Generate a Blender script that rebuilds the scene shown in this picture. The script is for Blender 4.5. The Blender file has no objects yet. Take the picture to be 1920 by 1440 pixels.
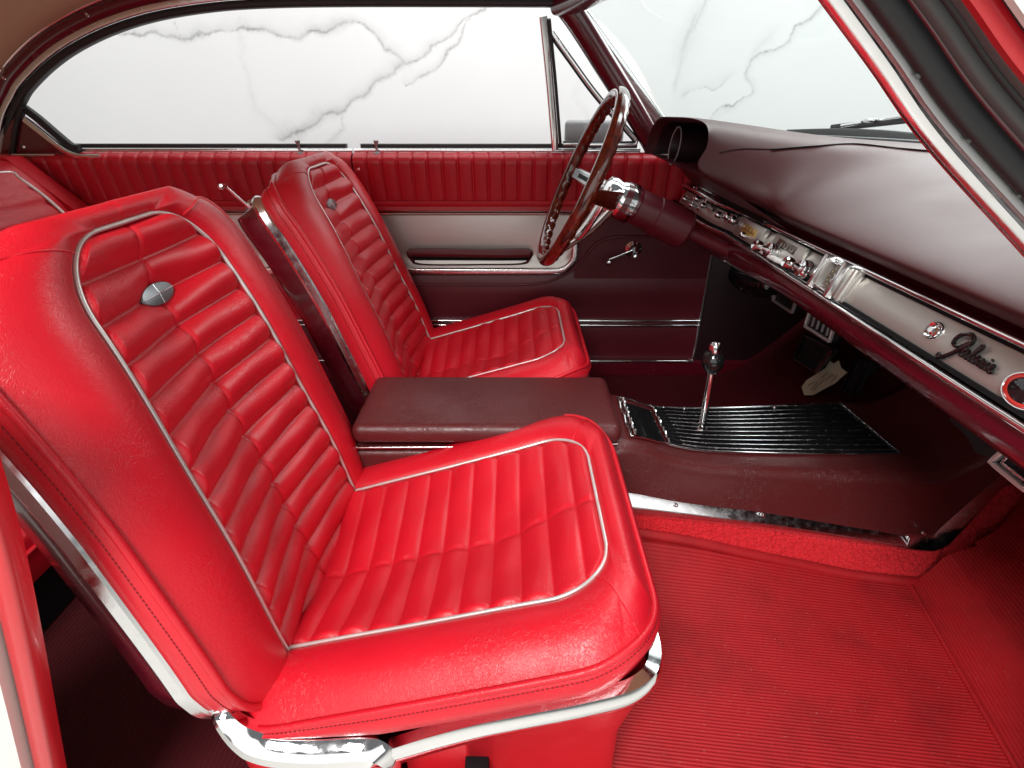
import bpy, bmesh, math, random
import numpy as np
from mathutils import Vector, Matrix, noise as mnoise
random.seed(7); rng = np.random.default_rng(7)
scn = bpy.context.scene
COL = scn.collection

# ------------------------------------------------------------------ camera
CAM = np.array([0.0, -1.07, 0.80])
FPX = 1000.0
PITCH = math.atan2(720 - 185, FPX)
YAW = math.atan(5 * math.cos(PITCH) / FPX)
_fh = np.array([-math.sin(YAW), math.cos(YAW), 0.0])
RV = np.array([math.cos(YAW), math.sin(YAW), 0.0])
FV = _fh * math.cos(PITCH) - np.array([0, 0, math.sin(PITCH)])
UV = np.cross(RV, FV)
cam = bpy.data.objects.new('camera', bpy.data.cameras.new('camera'))
COL.objects.link(cam)
cam.data.sensor_width = 36.0
cam.data.lens = 36.0 * FPX / 1920.0
cam.data.clip_start = 0.02
cam.data.clip_end = 100
cam.matrix_world = Matrix(((RV[0], UV[0], -FV[0], CAM[0]), (RV[1], UV[1], -FV[1], CAM[1]),
                           (RV[2], UV[2], -FV[2], CAM[2]), (0, 0, 0, 1)))
scn.camera = cam

def at(px, py, x=None, y=None, z=None):
    """where the line of sight through a point of the photograph meets a plane of the car"""
    d = FV * FPX + RV * (px - 960) - UV * (py - 720)
    for i, v in enumerate((x, y, z)):
        if v is not None:
            return CAM + d * ((v - CAM[i]) / d[i])

# ------------------------------------------------------------------ light
world = bpy.data.worlds.new("World"); scn.world = world
world.use_nodes = True
world.node_tree.nodes['Background'].inputs[0].default_value = (0.95, 0.97, 1.0, 1)
world.node_tree.nodes['Background'].inputs[1].default_value = 0.17

def area(name, loc, target, sx, sy, power, col=(1, 1, 1)):
    L = bpy.data.lights.new(name, 'AREA'); L.shape = 'RECTANGLE'; L.size = sx; L.size_y = sy
    L.energy = power; L.color = col
    o = bpy.data.objects.new(name, L); COL.objects.link(o)
    o.location = loc
    o.rotation_euler = (Vector(target) - Vector(loc)).to_track_quat('-Z', 'Y').to_euler()
    return o
area('key_lamp', (-0.60, -2.25, 2.45), (0.0, -0.35, 0.2), 1.0, 0.9, 104, (1, 0.98, 0.95))
area('fill_lamp', (0.4, -3.4, 1.35), (0.0, 0.3, 0.45), 8.0, 2.3, 72, (1, 0.99, 0.97))
area('wall_lamp', (0.3, 0.35, 4.4), (0.3, 1.95, 0.9), 6.0, 1.0, 205)
area('sheen_lamp', (1.75, 1.82, 1.93), (0.7, 0.0, 0.6), 2.2, 1.2, 60)  # unseen lamp added to put a grey sheen on the dash pad
scn.view_settings.view_transform = 'Standard'
scn.view_settings.look = 'None'
scn.view_settings.exposure = 0.0
scn.view_settings.gamma = 1.0
scn.cycles.max_bounces = 10
scn.cycles.transparent_max_bounces = 12
scn.cycles.use_denoising = True

# ------------------------------------------------------------------ materials
def mat(name, col, rough=0.5, metal=0.0, coat=0.0, spec=0.5, coat_rough=0.08):
    m = bpy.data.materials.new(name); m.use_nodes = True
    b = m.node_tree.nodes['Principled BSDF']
    b.inputs['Base Color'].default_value = (*col, 1)
    b.inputs['Roughness'].default_value = rough
    b.inputs['Metallic'].default_value = metal
    b.inputs['Coat Weight'].default_value = coat
    b.inputs['Coat Roughness'].default_value = coat_rough
    b.inputs['Specular IOR Level'].default_value = spec
    return m
def N(m, typ, **kw):
    n = m.node_tree.nodes.new(typ)
    for k, v in kw.items():
        if k in n.inputs: n.inputs[k].default_value = v
        else: setattr(n, k, v)
    return n
def LK(m, a, b): m.node_tree.links.new(a, b)
def bsdf(m): return m.node_tree.nodes['Principled BSDF']

def add_grain(m, wr_scale=150, wr=0.25, fine=700, fs=0.12, dist=0.0012, var=0.17):
    """creased vinyl: fine pores, small wrinkles, slight tone and gloss variation"""
    tc = N(m, 'ShaderNodeTexCoord')
    warp = N(m, 'ShaderNodeTexNoise', Scale=38.0, Detail=3.0)
    LK(m, tc.outputs['Object'], warp.inputs['Vector'])
    mix = N(m, 'ShaderNodeVectorMath', operation='MULTIPLY_ADD')
    LK(m, warp.outputs['Color'], mix.inputs[0]); mix.inputs[1].default_value = (0.03, 0.03, 0.03)
    LK(m, tc.outputs['Object'], mix.inputs[2])
    v = N(m, 'ShaderNodeTexNoise', Scale=float(wr_scale), Detail=2.0, Roughness=0.55, Distortion=0.6)
    LK(m, mix.outputs[0], v.inputs['Vector'])
    v1 = N(m, 'ShaderNodeMath', operation='SUBTRACT'); LK(m, v.outputs['Fac'], v1.inputs[0]); v1.inputs[1].default_value = 0.5
    v2 = N(m, 'ShaderNodeMath', operation='ABSOLUTE'); LK(m, v1.outputs[0], v2.inputs[0])
    r = N(m, 'ShaderNodeMapRange'); r.inputs['From Max'].default_value = 0.07
    LK(m, v2.outputs[0], r.inputs['Value'])
    area_n = N(m, 'ShaderNodeTexNoise', Scale=9.0, Detail=2.0)
    LK(m, tc.outputs['Object'], area_n.inputs['Vector'])
    ar = N(m, 'ShaderNodeMapRange'); ar.inputs['From Min'].default_value = 0.38; ar.inputs['From Max'].default_value = 0.62
    LK(m, area_n.outputs['Fac'], ar.inputs['Value'])
    mm = N(m, 'ShaderNodeMath', operation='MULTIPLY'); LK(m, r.outputs[0], mm.inputs[0])
    am = N(m, 'ShaderNodeMath', operation='MULTIPLY_ADD'); LK(m, ar.outputs[0], am.inputs[0]); am.inputs[1].default_value = 0.75 * wr; am.inputs[2].default_value = 0.25 * wr
    LK(m, am.outputs[0], mm.inputs[1])
    fn = N(m, 'ShaderNodeTexNoise', Scale=float(fine), Detail=2.0)
    LK(m, tc.outputs['Object'], fn.inputs['Vector'])
    sm = N(m, 'ShaderNodeMath', operation='MULTIPLY_ADD'); LK(m, fn.outputs['Fac'], sm.inputs[0]); sm.inputs[1].default_value = fs
    LK(m, mm.outputs[0], sm.inputs[2])
    bp = N(m, 'ShaderNodeBump', Strength=1.0, Distance=dist)
    LK(m, sm.outputs[0], bp.inputs['Height'])
    LK(m, bp.outputs[0], bsdf(m).inputs['Normal'])
    base = list(bsdf(m).inputs['Base Color'].default_value)
    cn = N(m, 'ShaderNodeTexNoise', Scale=6.0, Detail=5.0)
    LK(m, tc.outputs['Object'], cn.inputs['Vector'])
    cr = N(m, 'ShaderNodeMix', data_type='RGBA')
    cr.inputs[6].default_value = (*[c * (1 - var) for c in base[:3]], 1)
    cr.inputs[7].default_value = (*[min(1, c * (1 + var)) for c in base[:3]], 1)
    LK(m, cn.outputs['Fac'], cr.inputs[0])
    LK(m, cr.outputs[2], bsdf(m).inputs['Base Color'])
    rough = bsdf(m).inputs['Roughness'].default_value
    rr = N(m, 'ShaderNodeMapRange'); rr.inputs['To Min'].default_value = rough - 0.07; rr.inputs['To Max'].default_value = rough + 0.07
    LK(m, cn.outputs['Fac'], rr.inputs['Value']); LK(m, rr.outputs[0], bsdf(m).inputs['Roughness'])
    return m

def scratches(m, scale=60.0, amt=0.12):
    tc = N(m, 'ShaderNodeTexCoord'); n = N(m, 'ShaderNodeTexNoise', Scale=scale, Detail=6.0)
    LK(m, tc.outputs['Object'], n.inputs['Vector'])
    r0 = bsdf(m).inputs['Roughness'].default_value
    rr = N(m, 'ShaderNodeMapRange'); rr.inputs['From Min'].default_value = 0.4; rr.inputs['From Max'].default_value = 0.75
    rr.inputs['To Min'].default_value = r0; rr.inputs['To Max'].default_value = r0 + amt
    LK(m, n.outputs['Fac'], rr.inputs['Value']); LK(m, rr.outputs[0], bsdf(m).inputs['Roughness'])
    return m

M = {}
M['red'] = add_grain(mat('red_vinyl', (0.60, 0.006, 0.019), 0.38, spec=0.6), 170, 0.24, 700, 0.10, 0.0009)
M['red_door'] = add_grain(mat('door_vinyl', (0.48, 0.006, 0.018), 0.40), 190, 0.12, 800, 0.08, 0.0008)
M['maroon_vinyl'] = add_grain(mat('maroon_vinyl', (0.090, 0.012, 0.013), 0.34), 150, 0.30, 600, 0.15, 0.0012)
M['maroon_smooth'] = add_grain(mat('maroon_smooth', (0.10, 0.007, 0.014), 0.42), 260, 0.08, 900, 0.10, 0.0006)
M['pad'] = add_grain(mat('dash_pad_vinyl', (0.060, 0.013, 0.015), 0.45, spec=0.32), 320, 0.10, 900, 0.10, 0.0006, 0.10)
M['maroon_paint'] = scratches(mat('maroon_paint', (0.10, 0.004, 0.012), 0.22, 0.0, 0.7), 30, 0.08)
M['red_paint'] = scratches(mat('red_paint', (0.55, 0.010, 0.018), 0.28, 0.0, 0.5), 25, 0.1)
M['cream_paint'] = mat('cream_paint', (0.75, 0.74, 0.70), 0.3, 0, 0.4)
M['chrome'] = scratches(mat('chrome', (0.86, 0.86, 0.87), 0.06, 1.0), 90, 0.12)
M['chrome_soft'] = scratches(mat('worn_chrome', (0.80, 0.80, 0.81), 0.16, 1.0), 70, 0.16)
M['silver'] = mat('brushed_silver', (0.56, 0.54, 0.51), 0.38, 0.75)
M['piping'] = mat('silver_piping', (0.72, 0.70, 0.68), 0.32, 0.55)
M['rubber'] = mat('black_rubber', (0.012, 0.012, 0.013), 0.5)
M['seal_grey'] = mat('grey_rubber', (0.07, 0.07, 0.07), 0.5)
M['black'] = mat('black_gloss', (0.008, 0.008, 0.009), 0.12, 0, 0.5)
M['black_mat'] = mat('black_matt', (0.008, 0.007, 0.008), 0.6, spec=0.15)
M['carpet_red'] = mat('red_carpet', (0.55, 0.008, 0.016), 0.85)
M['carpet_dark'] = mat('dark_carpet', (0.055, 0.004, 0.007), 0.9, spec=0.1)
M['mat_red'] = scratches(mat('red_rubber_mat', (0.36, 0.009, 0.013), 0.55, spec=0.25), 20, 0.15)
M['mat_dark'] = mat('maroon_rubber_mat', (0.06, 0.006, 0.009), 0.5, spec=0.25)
M['wood'] = mat('wood_rim', (0.20, 0.022, 0.008), 0.16, 0, 0.9, 0.5, 0.04)
M['tan'] = mat('tan_cloth', (0.60, 0.43, 0.27), 0.75)
M['paper'] = mat('beige_paper', (0.52, 0.46, 0.33), 0.7)
M['ink'] = mat('grey_ink', (0.22, 0.19, 0.13), 0.7)
M['dial'] = mat('amber_dial', (0.55, 0.38, 0.10), 0.3, 0, 0.4)
M['dial_dark'] = mat('dark_dial', (0.07, 0.045, 0.035), 0.25, 0, 0.5)
M['white'] = mat('white_plastic', (0.8, 0.8, 0.78), 0.25)
M['blue'] = mat('blue_enamel', (0.05, 0.16, 0.22), 0.25)
M['crest_red'] = mat('red_enamel', (0.6, 0.03, 0.02), 0.2)
M['grey_metal2'] = mat('grey_metal', (.40, .40, .41), .35, .9)
M['thread'] = mat('dark_red_thread', (.22, .003, .007), .6)
M['liner'] = mat('dark_liner', (0.022, 0.005, 0.008), 0.5)
M['grey_plastic'] = mat('grey_back', (0.33, 0.34, 0.35), 0.45)
# brushed grain on the silver panels
def brushed(m):
    tc = N(m, 'ShaderNodeTexCoord'); mp = N(m, 'ShaderNodeMapping'); mp.inputs['Scale'].default_value = (6, 6, 900)
    LK(m, tc.outputs['Object'], mp.inputs['Vector'])
    n = N(m, 'ShaderNodeTexNoise', Scale=1.0, Detail=4.0); LK(m, mp.outputs[0], n.inputs['Vector'])
    rr = N(m, 'ShaderNodeMapRange'); rr.inputs['To Min'].default_value = 0.30; rr.inputs['To Max'].default_value = 0.46
    LK(m, n.outputs['Fac'], rr.inputs['Value']); LK(m, rr.outputs[0], bsdf(m).inputs['Roughness'])
    bp = N(m, 'ShaderNodeBump', Strength=0.15, Distance=0.0006); LK(m, n.outputs['Fac'], bp.inputs['Height']); LK(m, bp.outputs[0], bsdf(m).inputs['Normal'])
brushed(M['silver'])
def dirt(m, dark, scale=7.0):
    tc = N(m, 'ShaderNodeTexCoord'); n = N(m, 'ShaderNodeTexNoise', Scale=scale, Detail=8.0, Roughness=0.65); LK(m, tc.outputs['Object'], n.inputs['Vector'])
    n2 = N(m, 'ShaderNodeTexNoise', Scale=260.0, Detail=2.0); LK(m, tc.outputs['Object'], n2.inputs['Vector'])
    r = N(m, 'ShaderNodeMapRange'); r.inputs['From Min'].default_value = .45; r.inputs['From Max'].default_value = .75; r.inputs['To Max'].default_value = .55
    LK(m, n.outputs['Fac'], r.inputs['Value'])
    r2 = N(m, 'ShaderNodeMapRange'); r2.inputs['From Min'].default_value = .70; r2.inputs['From Max'].default_value = .76; r2.inputs['To Max'].default_value = .5
    LK(m, n2.outputs['Fac'], r2.inputs['Value'])
    c = N(m, 'ShaderNodeMix', data_type='RGBA'); c.inputs[6].default_value = bsdf(m).inputs['Base Color'].default_value; c.inputs[7].default_value = (*dark, 1)
    LK(m, r.outputs[0], c.inputs[0])
    c2 = N(m, 'ShaderNodeMix', data_type='RGBA'); LK(m, c.outputs[2], c2.inputs[6]); c2.inputs[7].default_value = (.42, .16, .14, 1); LK(m, r2.outputs[0], c2.inputs[0])
    LK(m, c2.outputs[2], bsdf(m).inputs['Base Color'])
dirt(M['mat_red'], (.13, .006, .008))
def woodgrain(m):
    tc = N(m, 'ShaderNodeTexCoord'); mp = N(m, 'ShaderNodeMapping'); mp.inputs['Scale'].default_value = (60, 60, 9)
    LK(m, tc.outputs['Object'], mp.inputs['Vector'])
    n = N(m, 'ShaderNodeTexNoise', Scale=1.0, Detail=6.0, Distortion=1.2); LK(m, mp.outputs[0], n.inputs['Vector'])
    c = N(m, 'ShaderNodeMix', data_type='RGBA'); c.inputs[6].default_value = (0.035, 0.003, 0.002, 1); c.inputs[7].default_value = (0.17, 0.020, 0.006, 1)
    r = N(m, 'ShaderNodeMapRange'); r.inputs['From Min'].default_value = 0.3; r.inputs['From Max'].default_value = 0.7
    LK(m, n.outputs['Fac'], r.inputs['Value']); LK(m, r.outputs[0], c.inputs[0]); LK(m, c.outputs[2], bsdf(m).inputs['Base Color'])
woodgrain(M['wood'])
def cloth(m, scale, dist):
    tc = N(m, 'ShaderNodeTexCoord'); n = N(m, 'ShaderNodeTexNoise', Scale=scale, Detail=3.0); LK(m, tc.outputs['Object'], n.inputs['Vector'])
    bp = N(m, 'ShaderNodeBump', Strength=0.6, Distance=dist); LK(m, n.outputs['Fac'], bp.inputs['Height']); LK(m, bp.outputs[0], bsdf(m).inputs['Normal'])
cloth(M['tan'], 30, 0.004); cloth(M['carpet_red'], 900, 0.001); cloth(M['carpet_dark'], 350, 0.004); cloth(M['paper'], 80, 0.001)

def glass_mat(name, tint, refl=1.0):
    m = bpy.data.materials.new(name); m.use_nodes = True
    nt = m.node_tree; nt.nodes.clear()
    out = N(m, 'ShaderNodeOutputMaterial'); mx = N(m, 'ShaderNodeMixShader'); tr = N(m, 'ShaderNodeBsdfTransparent'); gl = N(m, 'ShaderNodeBsdfGlossy')
    tr.inputs[0].default_value = (*tint, 1); gl.inputs['Roughness'].default_value = 0.02; gl.inputs['Color'].default_value = (1, 1, 1, 1)
    lw = N(m, 'ShaderNodeLayerWeight'); pw = N(m, 'ShaderNodeMath', operation='POWER'); LK(m, lw.outputs['Facing'], pw.inputs[0]); pw.inputs[1].default_value = 5.0
    fr = N(m, 'ShaderNodeMath', operation='MULTIPLY_ADD'); LK(m, pw.outputs[0], fr.inputs[0]); fr.inputs[1].default_value = .10 * refl; fr.inputs[2].default_value = .015 * refl
    LK(m, fr.outputs[0], mx.inputs[0]); LK(m, tr.outputs[0], mx.inputs[1]); LK(m, gl.outputs[0], mx.inputs[2]); LK(m, mx.outputs[0], out.inputs[0])
    return m
M['tint_glass'] = glass_mat('tinted_glass', (0.84, 0.90, 0.885))
M['clear_glass'] = glass_mat('clear_glass', (0.96, 0.97, 0.97))

# ------------------------------------------------------------------ helpers
def thing(name, label, cat, loc=(0, 0, 0), group=None):
    o = bpy.data.objects.new(name, None); COL.objects.link(o); o.location = loc
    o.empty_display_size = 0.05
    o['label'] = label; o['category'] = cat
    if group: o['group'] = group
    return o
def wloc(o):
    v = Vector((0, 0, 0))
    while o is not None:
        v = v + Vector(o.location); o = o.parent
    return v
def mesh(name, verts, faces, m, parent=None, smooth=True, angle=35, label=None):
    me = bpy.data.meshes.new(name)
    verts = np.asarray(verts, float)
    if parent is not None:
        verts = verts - np.array(wloc(parent))
    me.from_pydata(verts.tolist(), [], [list(map(int, f)) for f in faces])
    me.materials.append(m)
    if smooth:
        me.polygons.foreach_set('use_smooth', [True] * len(me.polygons))
        me.update()
        if angle: me.set_sharp_from_angle(angle=math.radians(angle))
    me.update()
    o = bpy.data.objects.new(name, me); COL.objects.link(o)
    if parent is not None: o.parent = parent
    if label: o['label'] = label
    return o
def grid_vf(P, closeu=False, closev=False, flip=False, off=0):
    nu, nv = P.shape[0], P.shape[1]
    idx = np.arange(nu * nv).reshape(nu, nv) + off
    I = idx
    if closeu: I = np.vstack([I, I[:1]])
    if closev: I = np.hstack([I, I[:, :1]])
    a, b, c, d = I[:-1, :-1].ravel(), I[1:, :-1].ravel(), I[1:, 1:].ravel(), I[:-1, 1:].ravel()
    F = np.stack([a, d, c, b] if flip else [a, b, c, d], 1)
    return P.reshape(-1, 3), F
def gridobj(name, P, m, parent=None, closeu=False, closev=False, flip=False, angle=0, label=None):
    v, f = grid_vf(np.asarray(P, float), closeu, closev, flip)
    return mesh(name, v, f, m, parent, True, angle, label)
def join_vf(parts):
    V, F, o = [], [], 0
    for v, f in parts:
        v = np.asarray(v, float); V.append(v); F += [[int(i) + o for i in q] for q in f]; o += len(v)
    return np.vstack(V), F
def crs(pts, n, closed=False):
    """smooth curve through points, n samples evenly spaced"""
    p = np.asarray(pts, float); k = len(p)
    out = []
    segs = k if closed else k - 1
    for i in range(segs):
        p1, p2 = p[i], p[(i + 1) % k]
        p0 = p[i - 1] if (closed or i > 0) else 2 * p1 - p2
        p3 = p[(i + 2) % k] if (closed or i + 2 < k) else 2 * p2 - p1
        t = np.linspace(0, 1, 24, endpoint=False)[:, None]
        out.append(0.5 * (2 * p1 + (p2 - p0) * t + (2 * p0 - 5 * p1 + 4 * p2 - p3) * t ** 2 + (3 * p1 - p0 - 3 * p2 + p3) * t ** 3))
    out = np.vstack(out + ([p[-1:]] if not closed else [p[:1]]))
    s = np.concatenate([[0], np.cumsum(np.linalg.norm(np.diff(out, axis=0), axis=1))])
    q = np.linspace(0, s[-1], n + (1 if closed else 0))
    r = np.stack([np.interp(q, s, out[:, i]) for i in range(out.shape[1])], 1)
    return r[:-1] if closed else r
def unit(v): return v / (np.linalg.norm(v, axis=-1, keepdims=True) + 1e-12)
def sweep_vf(path, prof, out=(0, 0, 1), closed=False, cprof=True, caps=True, scale=None):
    P = np.asarray(path, float); n = len(P)
    if closed: T = unit(np.roll(P, -1, 0) - np.roll(P, 1, 0))
    else: T = unit(np.gradient(P, axis=0))
    O = np.broadcast_to(np.asarray(out, float), P.shape)
    B = unit(np.cross(T, O)); Nn = unit(np.cross(B, T))
    prof = np.asarray(prof, float)
    sc = np.ones(n) if scale is None else np.asarray(scale, float)
    G = P[:, None, :] + (B[:, None, :] * prof[None, :, 0:1] + Nn[:, None, :] * prof[None, :, 1:2]) * sc[:, None, None]
    v, f = grid_vf(G, closeu=closed, closev=cprof, flip=True)
    f = f.tolist()
    if caps and cprof and not closed:
        k = len(prof); f.append(list(range(k))); f.append(list(range((n - 1) * k, n * k))[::-1])
    return v, f
def sweep(name, path, prof, m, parent=None, angle=35, label=None, **k):
    v, f = sweep_vf(path, prof, **k)
    return mesh(name, v, f, m, parent, True, angle, label)
def circ(r, n=10, ry=None):
    a = np.linspace(0, 2 * np.pi, n, endpoint=False)
    return np.stack([np.cos(a) * r, np.sin(a) * (ry or r)], 1)
def rrect(w, h, r, n=3):
    pts = []
    for cx, cy, a0 in ((w / 2 - r, h / 2 - r, 0), (-w / 2 + r, h / 2 - r, 90), (-w / 2 + r, -h / 2 + r, 180), (w / 2 - r, -h / 2 + r, 270)):
        for i in range(n + 1):
            a = math.radians(a0 + 90 * i / n); pts.append((cx + r * math.cos(a), cy + r * math.sin(a)))
    return np.array(pts)
def tube(name, path, r, m, parent=None, n=10, out=(0, 0, 1), **k):
    return sweep(name, path, circ(r, n), m, parent, angle=50, out=out, **k)
def frame_of(axis):
    a = np.asarray(axis, float); a = a / np.linalg.norm(a)
    h = np.array([0, 0, 1.0]) if abs(a[2]) < 0.9 else np.array([1.0, 0, 0])
    u = np.cross(h, a); u /= np.linalg.norm(u); v = np.cross(a, u)
    return u, v, a
def lathe_vf(prof, origin, axis, n=28, sx=1, sy=1, up=None):
    u, v, a = frame_of(axis)
    if up is not None:
        v = np.asarray(up, float); v = v - a * (v @ a); v /= np.linalg.norm(v); u = np.cross(v, a)
    t = np.linspace(0, 2 * np.pi, n, endpoint=False)
    G = np.array([[np.asarray(origin) + a * h + (u * math.cos(x) * sx + v * math.sin(x) * sy) * r for x in t] for r, h in prof])
    return grid_vf(G, closev=True)
def lathe(name, prof, origin, axis, m, parent=None, n=28, angle=35, label=None, **k):
    v, f = lathe_vf(prof, origin, axis, n, **k)
    return mesh(name, v, f, m, parent, True, angle, label)
def box_vf(c, size, axes=None, bev=0.0, seg=2):
    bm = bmesh.new(); bmesh.ops.create_cube(bm, size=1)
    for v in bm.verts: v.co = Vector((v.co.x * size[0], v.co.y * size[1], v.co.z * size[2]))
    if bev: bmesh.ops.bevel(bm, geom=list(bm.edges), offset=bev, segments=seg, profile=0.5, affect='EDGES')
    bm.verts.ensure_lookup_table()
    V = np.array([v.co[:] for v in bm.verts]); F = [[v.index for v in f.verts] for f in bm.faces]
    bm.free()
    if axes is not None: V = V @ np.asarray(axes, float)
    return V + np.asarray(c, float), F
def box(name, c, size, m, parent=None, axes=None, bev=0.0, seg=2, label=None):
    v, f = box_vf(c, size, axes, bev, seg)
    return mesh(name, v, f, m, parent, True, 40, label)
def sstep(a, b, x):
    t = np.clip((x - a) / (b - a), 0, 1); return t * t * (3 - 2 * t)
def rot(axis, ang):
    return np.array(Matrix.Rotation(ang, 3, Vector(axis)))
def copy_tree(o, parent=None):
    c = o.copy(); COL.objects.link(c)
    if parent is not None: c.parent = parent
    for ch in list(o.children): copy_tree(ch, c)
    return c

# ================================================================== SETTING
# ground outside the car
g = mesh('ground', [(-8, -8, -0.62), (8, -8, -0.62), (8, 8, -0.62), (-8, 8, -0.62)], [(0, 1, 2, 3)],
         mat('pale_ground', (0.62, 0.62, 0.58), 0.35), None, False); g['kind'] = 'structure'

# marble wall beyond the far side
WY = 1.95
def wall():
    xs = np.concatenate([np.linspace(-9, -2.9, 12, endpoint=False), np.arange(-2.9, 3.0, 0.0065), np.linspace(3.0, 9, 12)])
    zs = np.concatenate([np.linspace(-0.62, 0.35, 5, endpoint=False), np.arange(0.35, 1.55, 0.0065), np.linspace(1.55, 5, 6)])
    X, Z = np.meshgrid(xs, zs, indexing='ij')
    def nz(sx, seed, amp):
        r = np.random.default_rng(seed); o = np.zeros_like(X)
        for k in range(7):
            f = sx * 1.7 ** k; a = amp / 1.55 ** k
            p = r.uniform(0, 6.28, 3); d = r.uniform(-1, 1, 2)
            o += a * np.sin(f * (X * (1 + .3 * d[0]) + Z * d[1]) + p[0]) * np.sin(f * (Z * (1 + .3 * d[1]) - X * d[0]) + p[1])
        return o
    WX, WZ = X + nz(9, 3, .018), Z + nz(9, 5, .018)
    vein = np.zeros_like(X)
    lines = [  # (points in the photograph, half width m, strength, one sided spread)
        ([(205, 62), (270, 68), (340, 70), (400, 64), (470, 62), (540, 66), (600, 55), (650, 48), (690, 50), (705, 72), (722, 100), (735, 98), (757, 122)], .013, .75, .9),
        ([(320, 40), (335, 60), (350, 70)], .006, .5, 0),
        ([(525, 255), (560, 240), (600, 215), (645, 208), (685, 185), (718, 162), (742, 135), (790, 112), (830, 82), (868, 48), (905, 18), (940, 0)], .014, .75, .9),
        ([(765, 155), (800, 150), (832, 122), (862, 85), (885, 42)], .008, .8, 0.7),
        ([(760, 120), (748, 132)], .007, .6, 0),
        ([(455, 45), (456, 110), (470, 170), (500, 230), (540, 250)], .030, .16, 0),
        ([(640, 215), (645, 240), (610, 262)], .008, .35, .5),
        ([(1310, 25), (1290, 70), (1272, 130), (1262, 168)], .030, .34, .6),
        ([(1332, 0), (1318, 30), (1300, 60)], .012, .4, .6),
        ([(1545, 14), (1482, 58), (1474, 84), (1412, 110), (1400, 136), (1412, 168), (1362, 195), (1345, 215)], .007, .75, .7),
        ([(1280, 186), (1325, 165), (1372, 150)], .010, .5, .8),
        ([(1440, 60), (1418, 90), (1404, 125)], .020, .22, .4),
        ([(1100, 120), (1080, 190), (1120, 240)], .030, .12, 0),
        ([(930, 8), (1010, 40)], .02, .12, 0)]
    for pts, hw, st, spread in lines:
        W = np.array([at(px, py, y=WY) for px, py in pts])[:, [0, 2]]
        d = np.full(X.shape, 9.0); sg = np.zeros_like(X)
        for a, b in zip(W[:-1], W[1:]):
            ab = b - a; L = (ab @ ab)
            t = np.clip(((WX - a[0]) * ab[0] + (WZ - a[1]) * ab[1]) / L, 0, 1)
            dx, dz = WX - a[0] - t * ab[0], WZ - a[1] - t * ab[1]
            dd = np.hypot(dx, dz); k = dd < d
            d = np.where(k, dd, d); sg = np.where(k, np.sign(ab[0] * dz - ab[1] * dx), sg)
        ww = hw * (0.75 + nz(5, 11, .5))
        body = np.clip(1 - d / np.maximum(ww * 2.2, .002), 0, 1) ** 1.2 * 0.45
        core = np.exp(-(d / (hw * .35)) ** 2) * (0.55 + nz(14, 23, .45))
        side = np.where(sg > 0, np.exp(-(d / (hw * 3.0)) ** 2), 0) * 0.28 * spread
        vein = np.maximum(vein, np.clip(st * (body * .9 + core * .65 + side), 0, 1))
    cloud = np.clip(0.5 + nz(2.1, 40, .55), 0, 1) * 0.05
    P = np.stack([X, np.full_like(X, WY), Z], -1)
    v, f = grid_vf(P)
    o = mesh('marble_wall', v, f, M_marble, None, True, 0)
    at_ = o.data.attributes.new('vein', 'FLOAT', 'POINT'); at_.data.foreach_set('value', np.clip(vein + cloud, 0, 1).ravel().astype(np.float32))
    o['label'] = 'white marble wall with grey veins seen through the car windows'; o['category'] = 'wall'
M_marble = mat('marble', (0.8, 0.8, 0.8), 0.3)
_a = N(M_marble, 'ShaderNodeAttribute', attribute_name='vein')
_c = N(M_marble, 'ShaderNodeMix', data_type='RGBA'); _c.inputs[6].default_value = (0.80, 0.805, 0.81, 1); _c.inputs[7].default_value = (0.30, 0.305, 0.305, 1)
LK(M_marble, _a.outputs['Fac'], _c.inputs[0]); LK(M_marble, _c.outputs[2], bsdf(M_marble).inputs['Base Color'])
wall()

# ================================================================== CAR BODY
car = thing('vintage_car', 'vintage two door car body with maroon roof rail, tan headliner and red trimmed doors', 'car', (-0.4, 0, -0.3))
def part(name, parent, loc):
    o = bpy.data.objects.new(name, None); COL.objects.link(o); o.parent = parent; o.location = Vector(loc) - wloc(parent); o.empty_display_size = .05
    return o
# ---- roof rail on the far side
rail_px = [(22, 262), (30, 225), (45, 195), (60, 170), (100, 130), (150, 95), (220, 62), (300, 38), (400, 22), (500, 15), (640, 12.5), (820, 12.5), (1000, 13), (1050, 14), (1090, 16)]
rail = []
for px, py in rail_px:
    z = at(px, py, y=.66)[2]
    rail.append(at(px, py, y=.72 - .09 * min(1, max(0, (z - .68) / .33))))
rail = crs(rail, 120)
_out = np.array([0, -1, 0])
def off_curve(c, d, dy=0.0):
    T = unit(np.gradient(c, axis=0)); B = np.cross(T, np.array([0, 1.0, 0])); B = unit(B)
    if B[len(B) // 2, 2] < 0: B = -B
    r = c + B * d; r[:, 1] += dy; return r
sweep('window_seal', off_curve(rail, .009), rrect(.019, .030, .006), M['rubber'], car, out=_out)
sweep('seal_retainer', off_curve(rail, .0265, -.012), rrect(.015, .018, .002), M['chrome_soft'], car, out=np.array([0, -1, -.1]))
sweep('roof_rail', off_curve(rail, .050, -.016), [(-.016, -.02), (.018, -.03), (.019, .0), (.013, .010), (.0, .014), (-.012, .010), (-.016, .003)], M['maroon_paint'], car, out=_out, angle=60)
tube('drip_moulding', off_curve(rail[:50], .071, -.020), .0065, M['chrome'], car, out=_out)
for i in (12, 34, 58, 88):
    p = off_curve(rail, .050, -.031)[i]
    lathe('rail_screw', [(.0, .004), (.003, .0035), (.005, 0), (.005, -.004)], p, (0, -1, .3), M['chrome'], car, 12)
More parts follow.
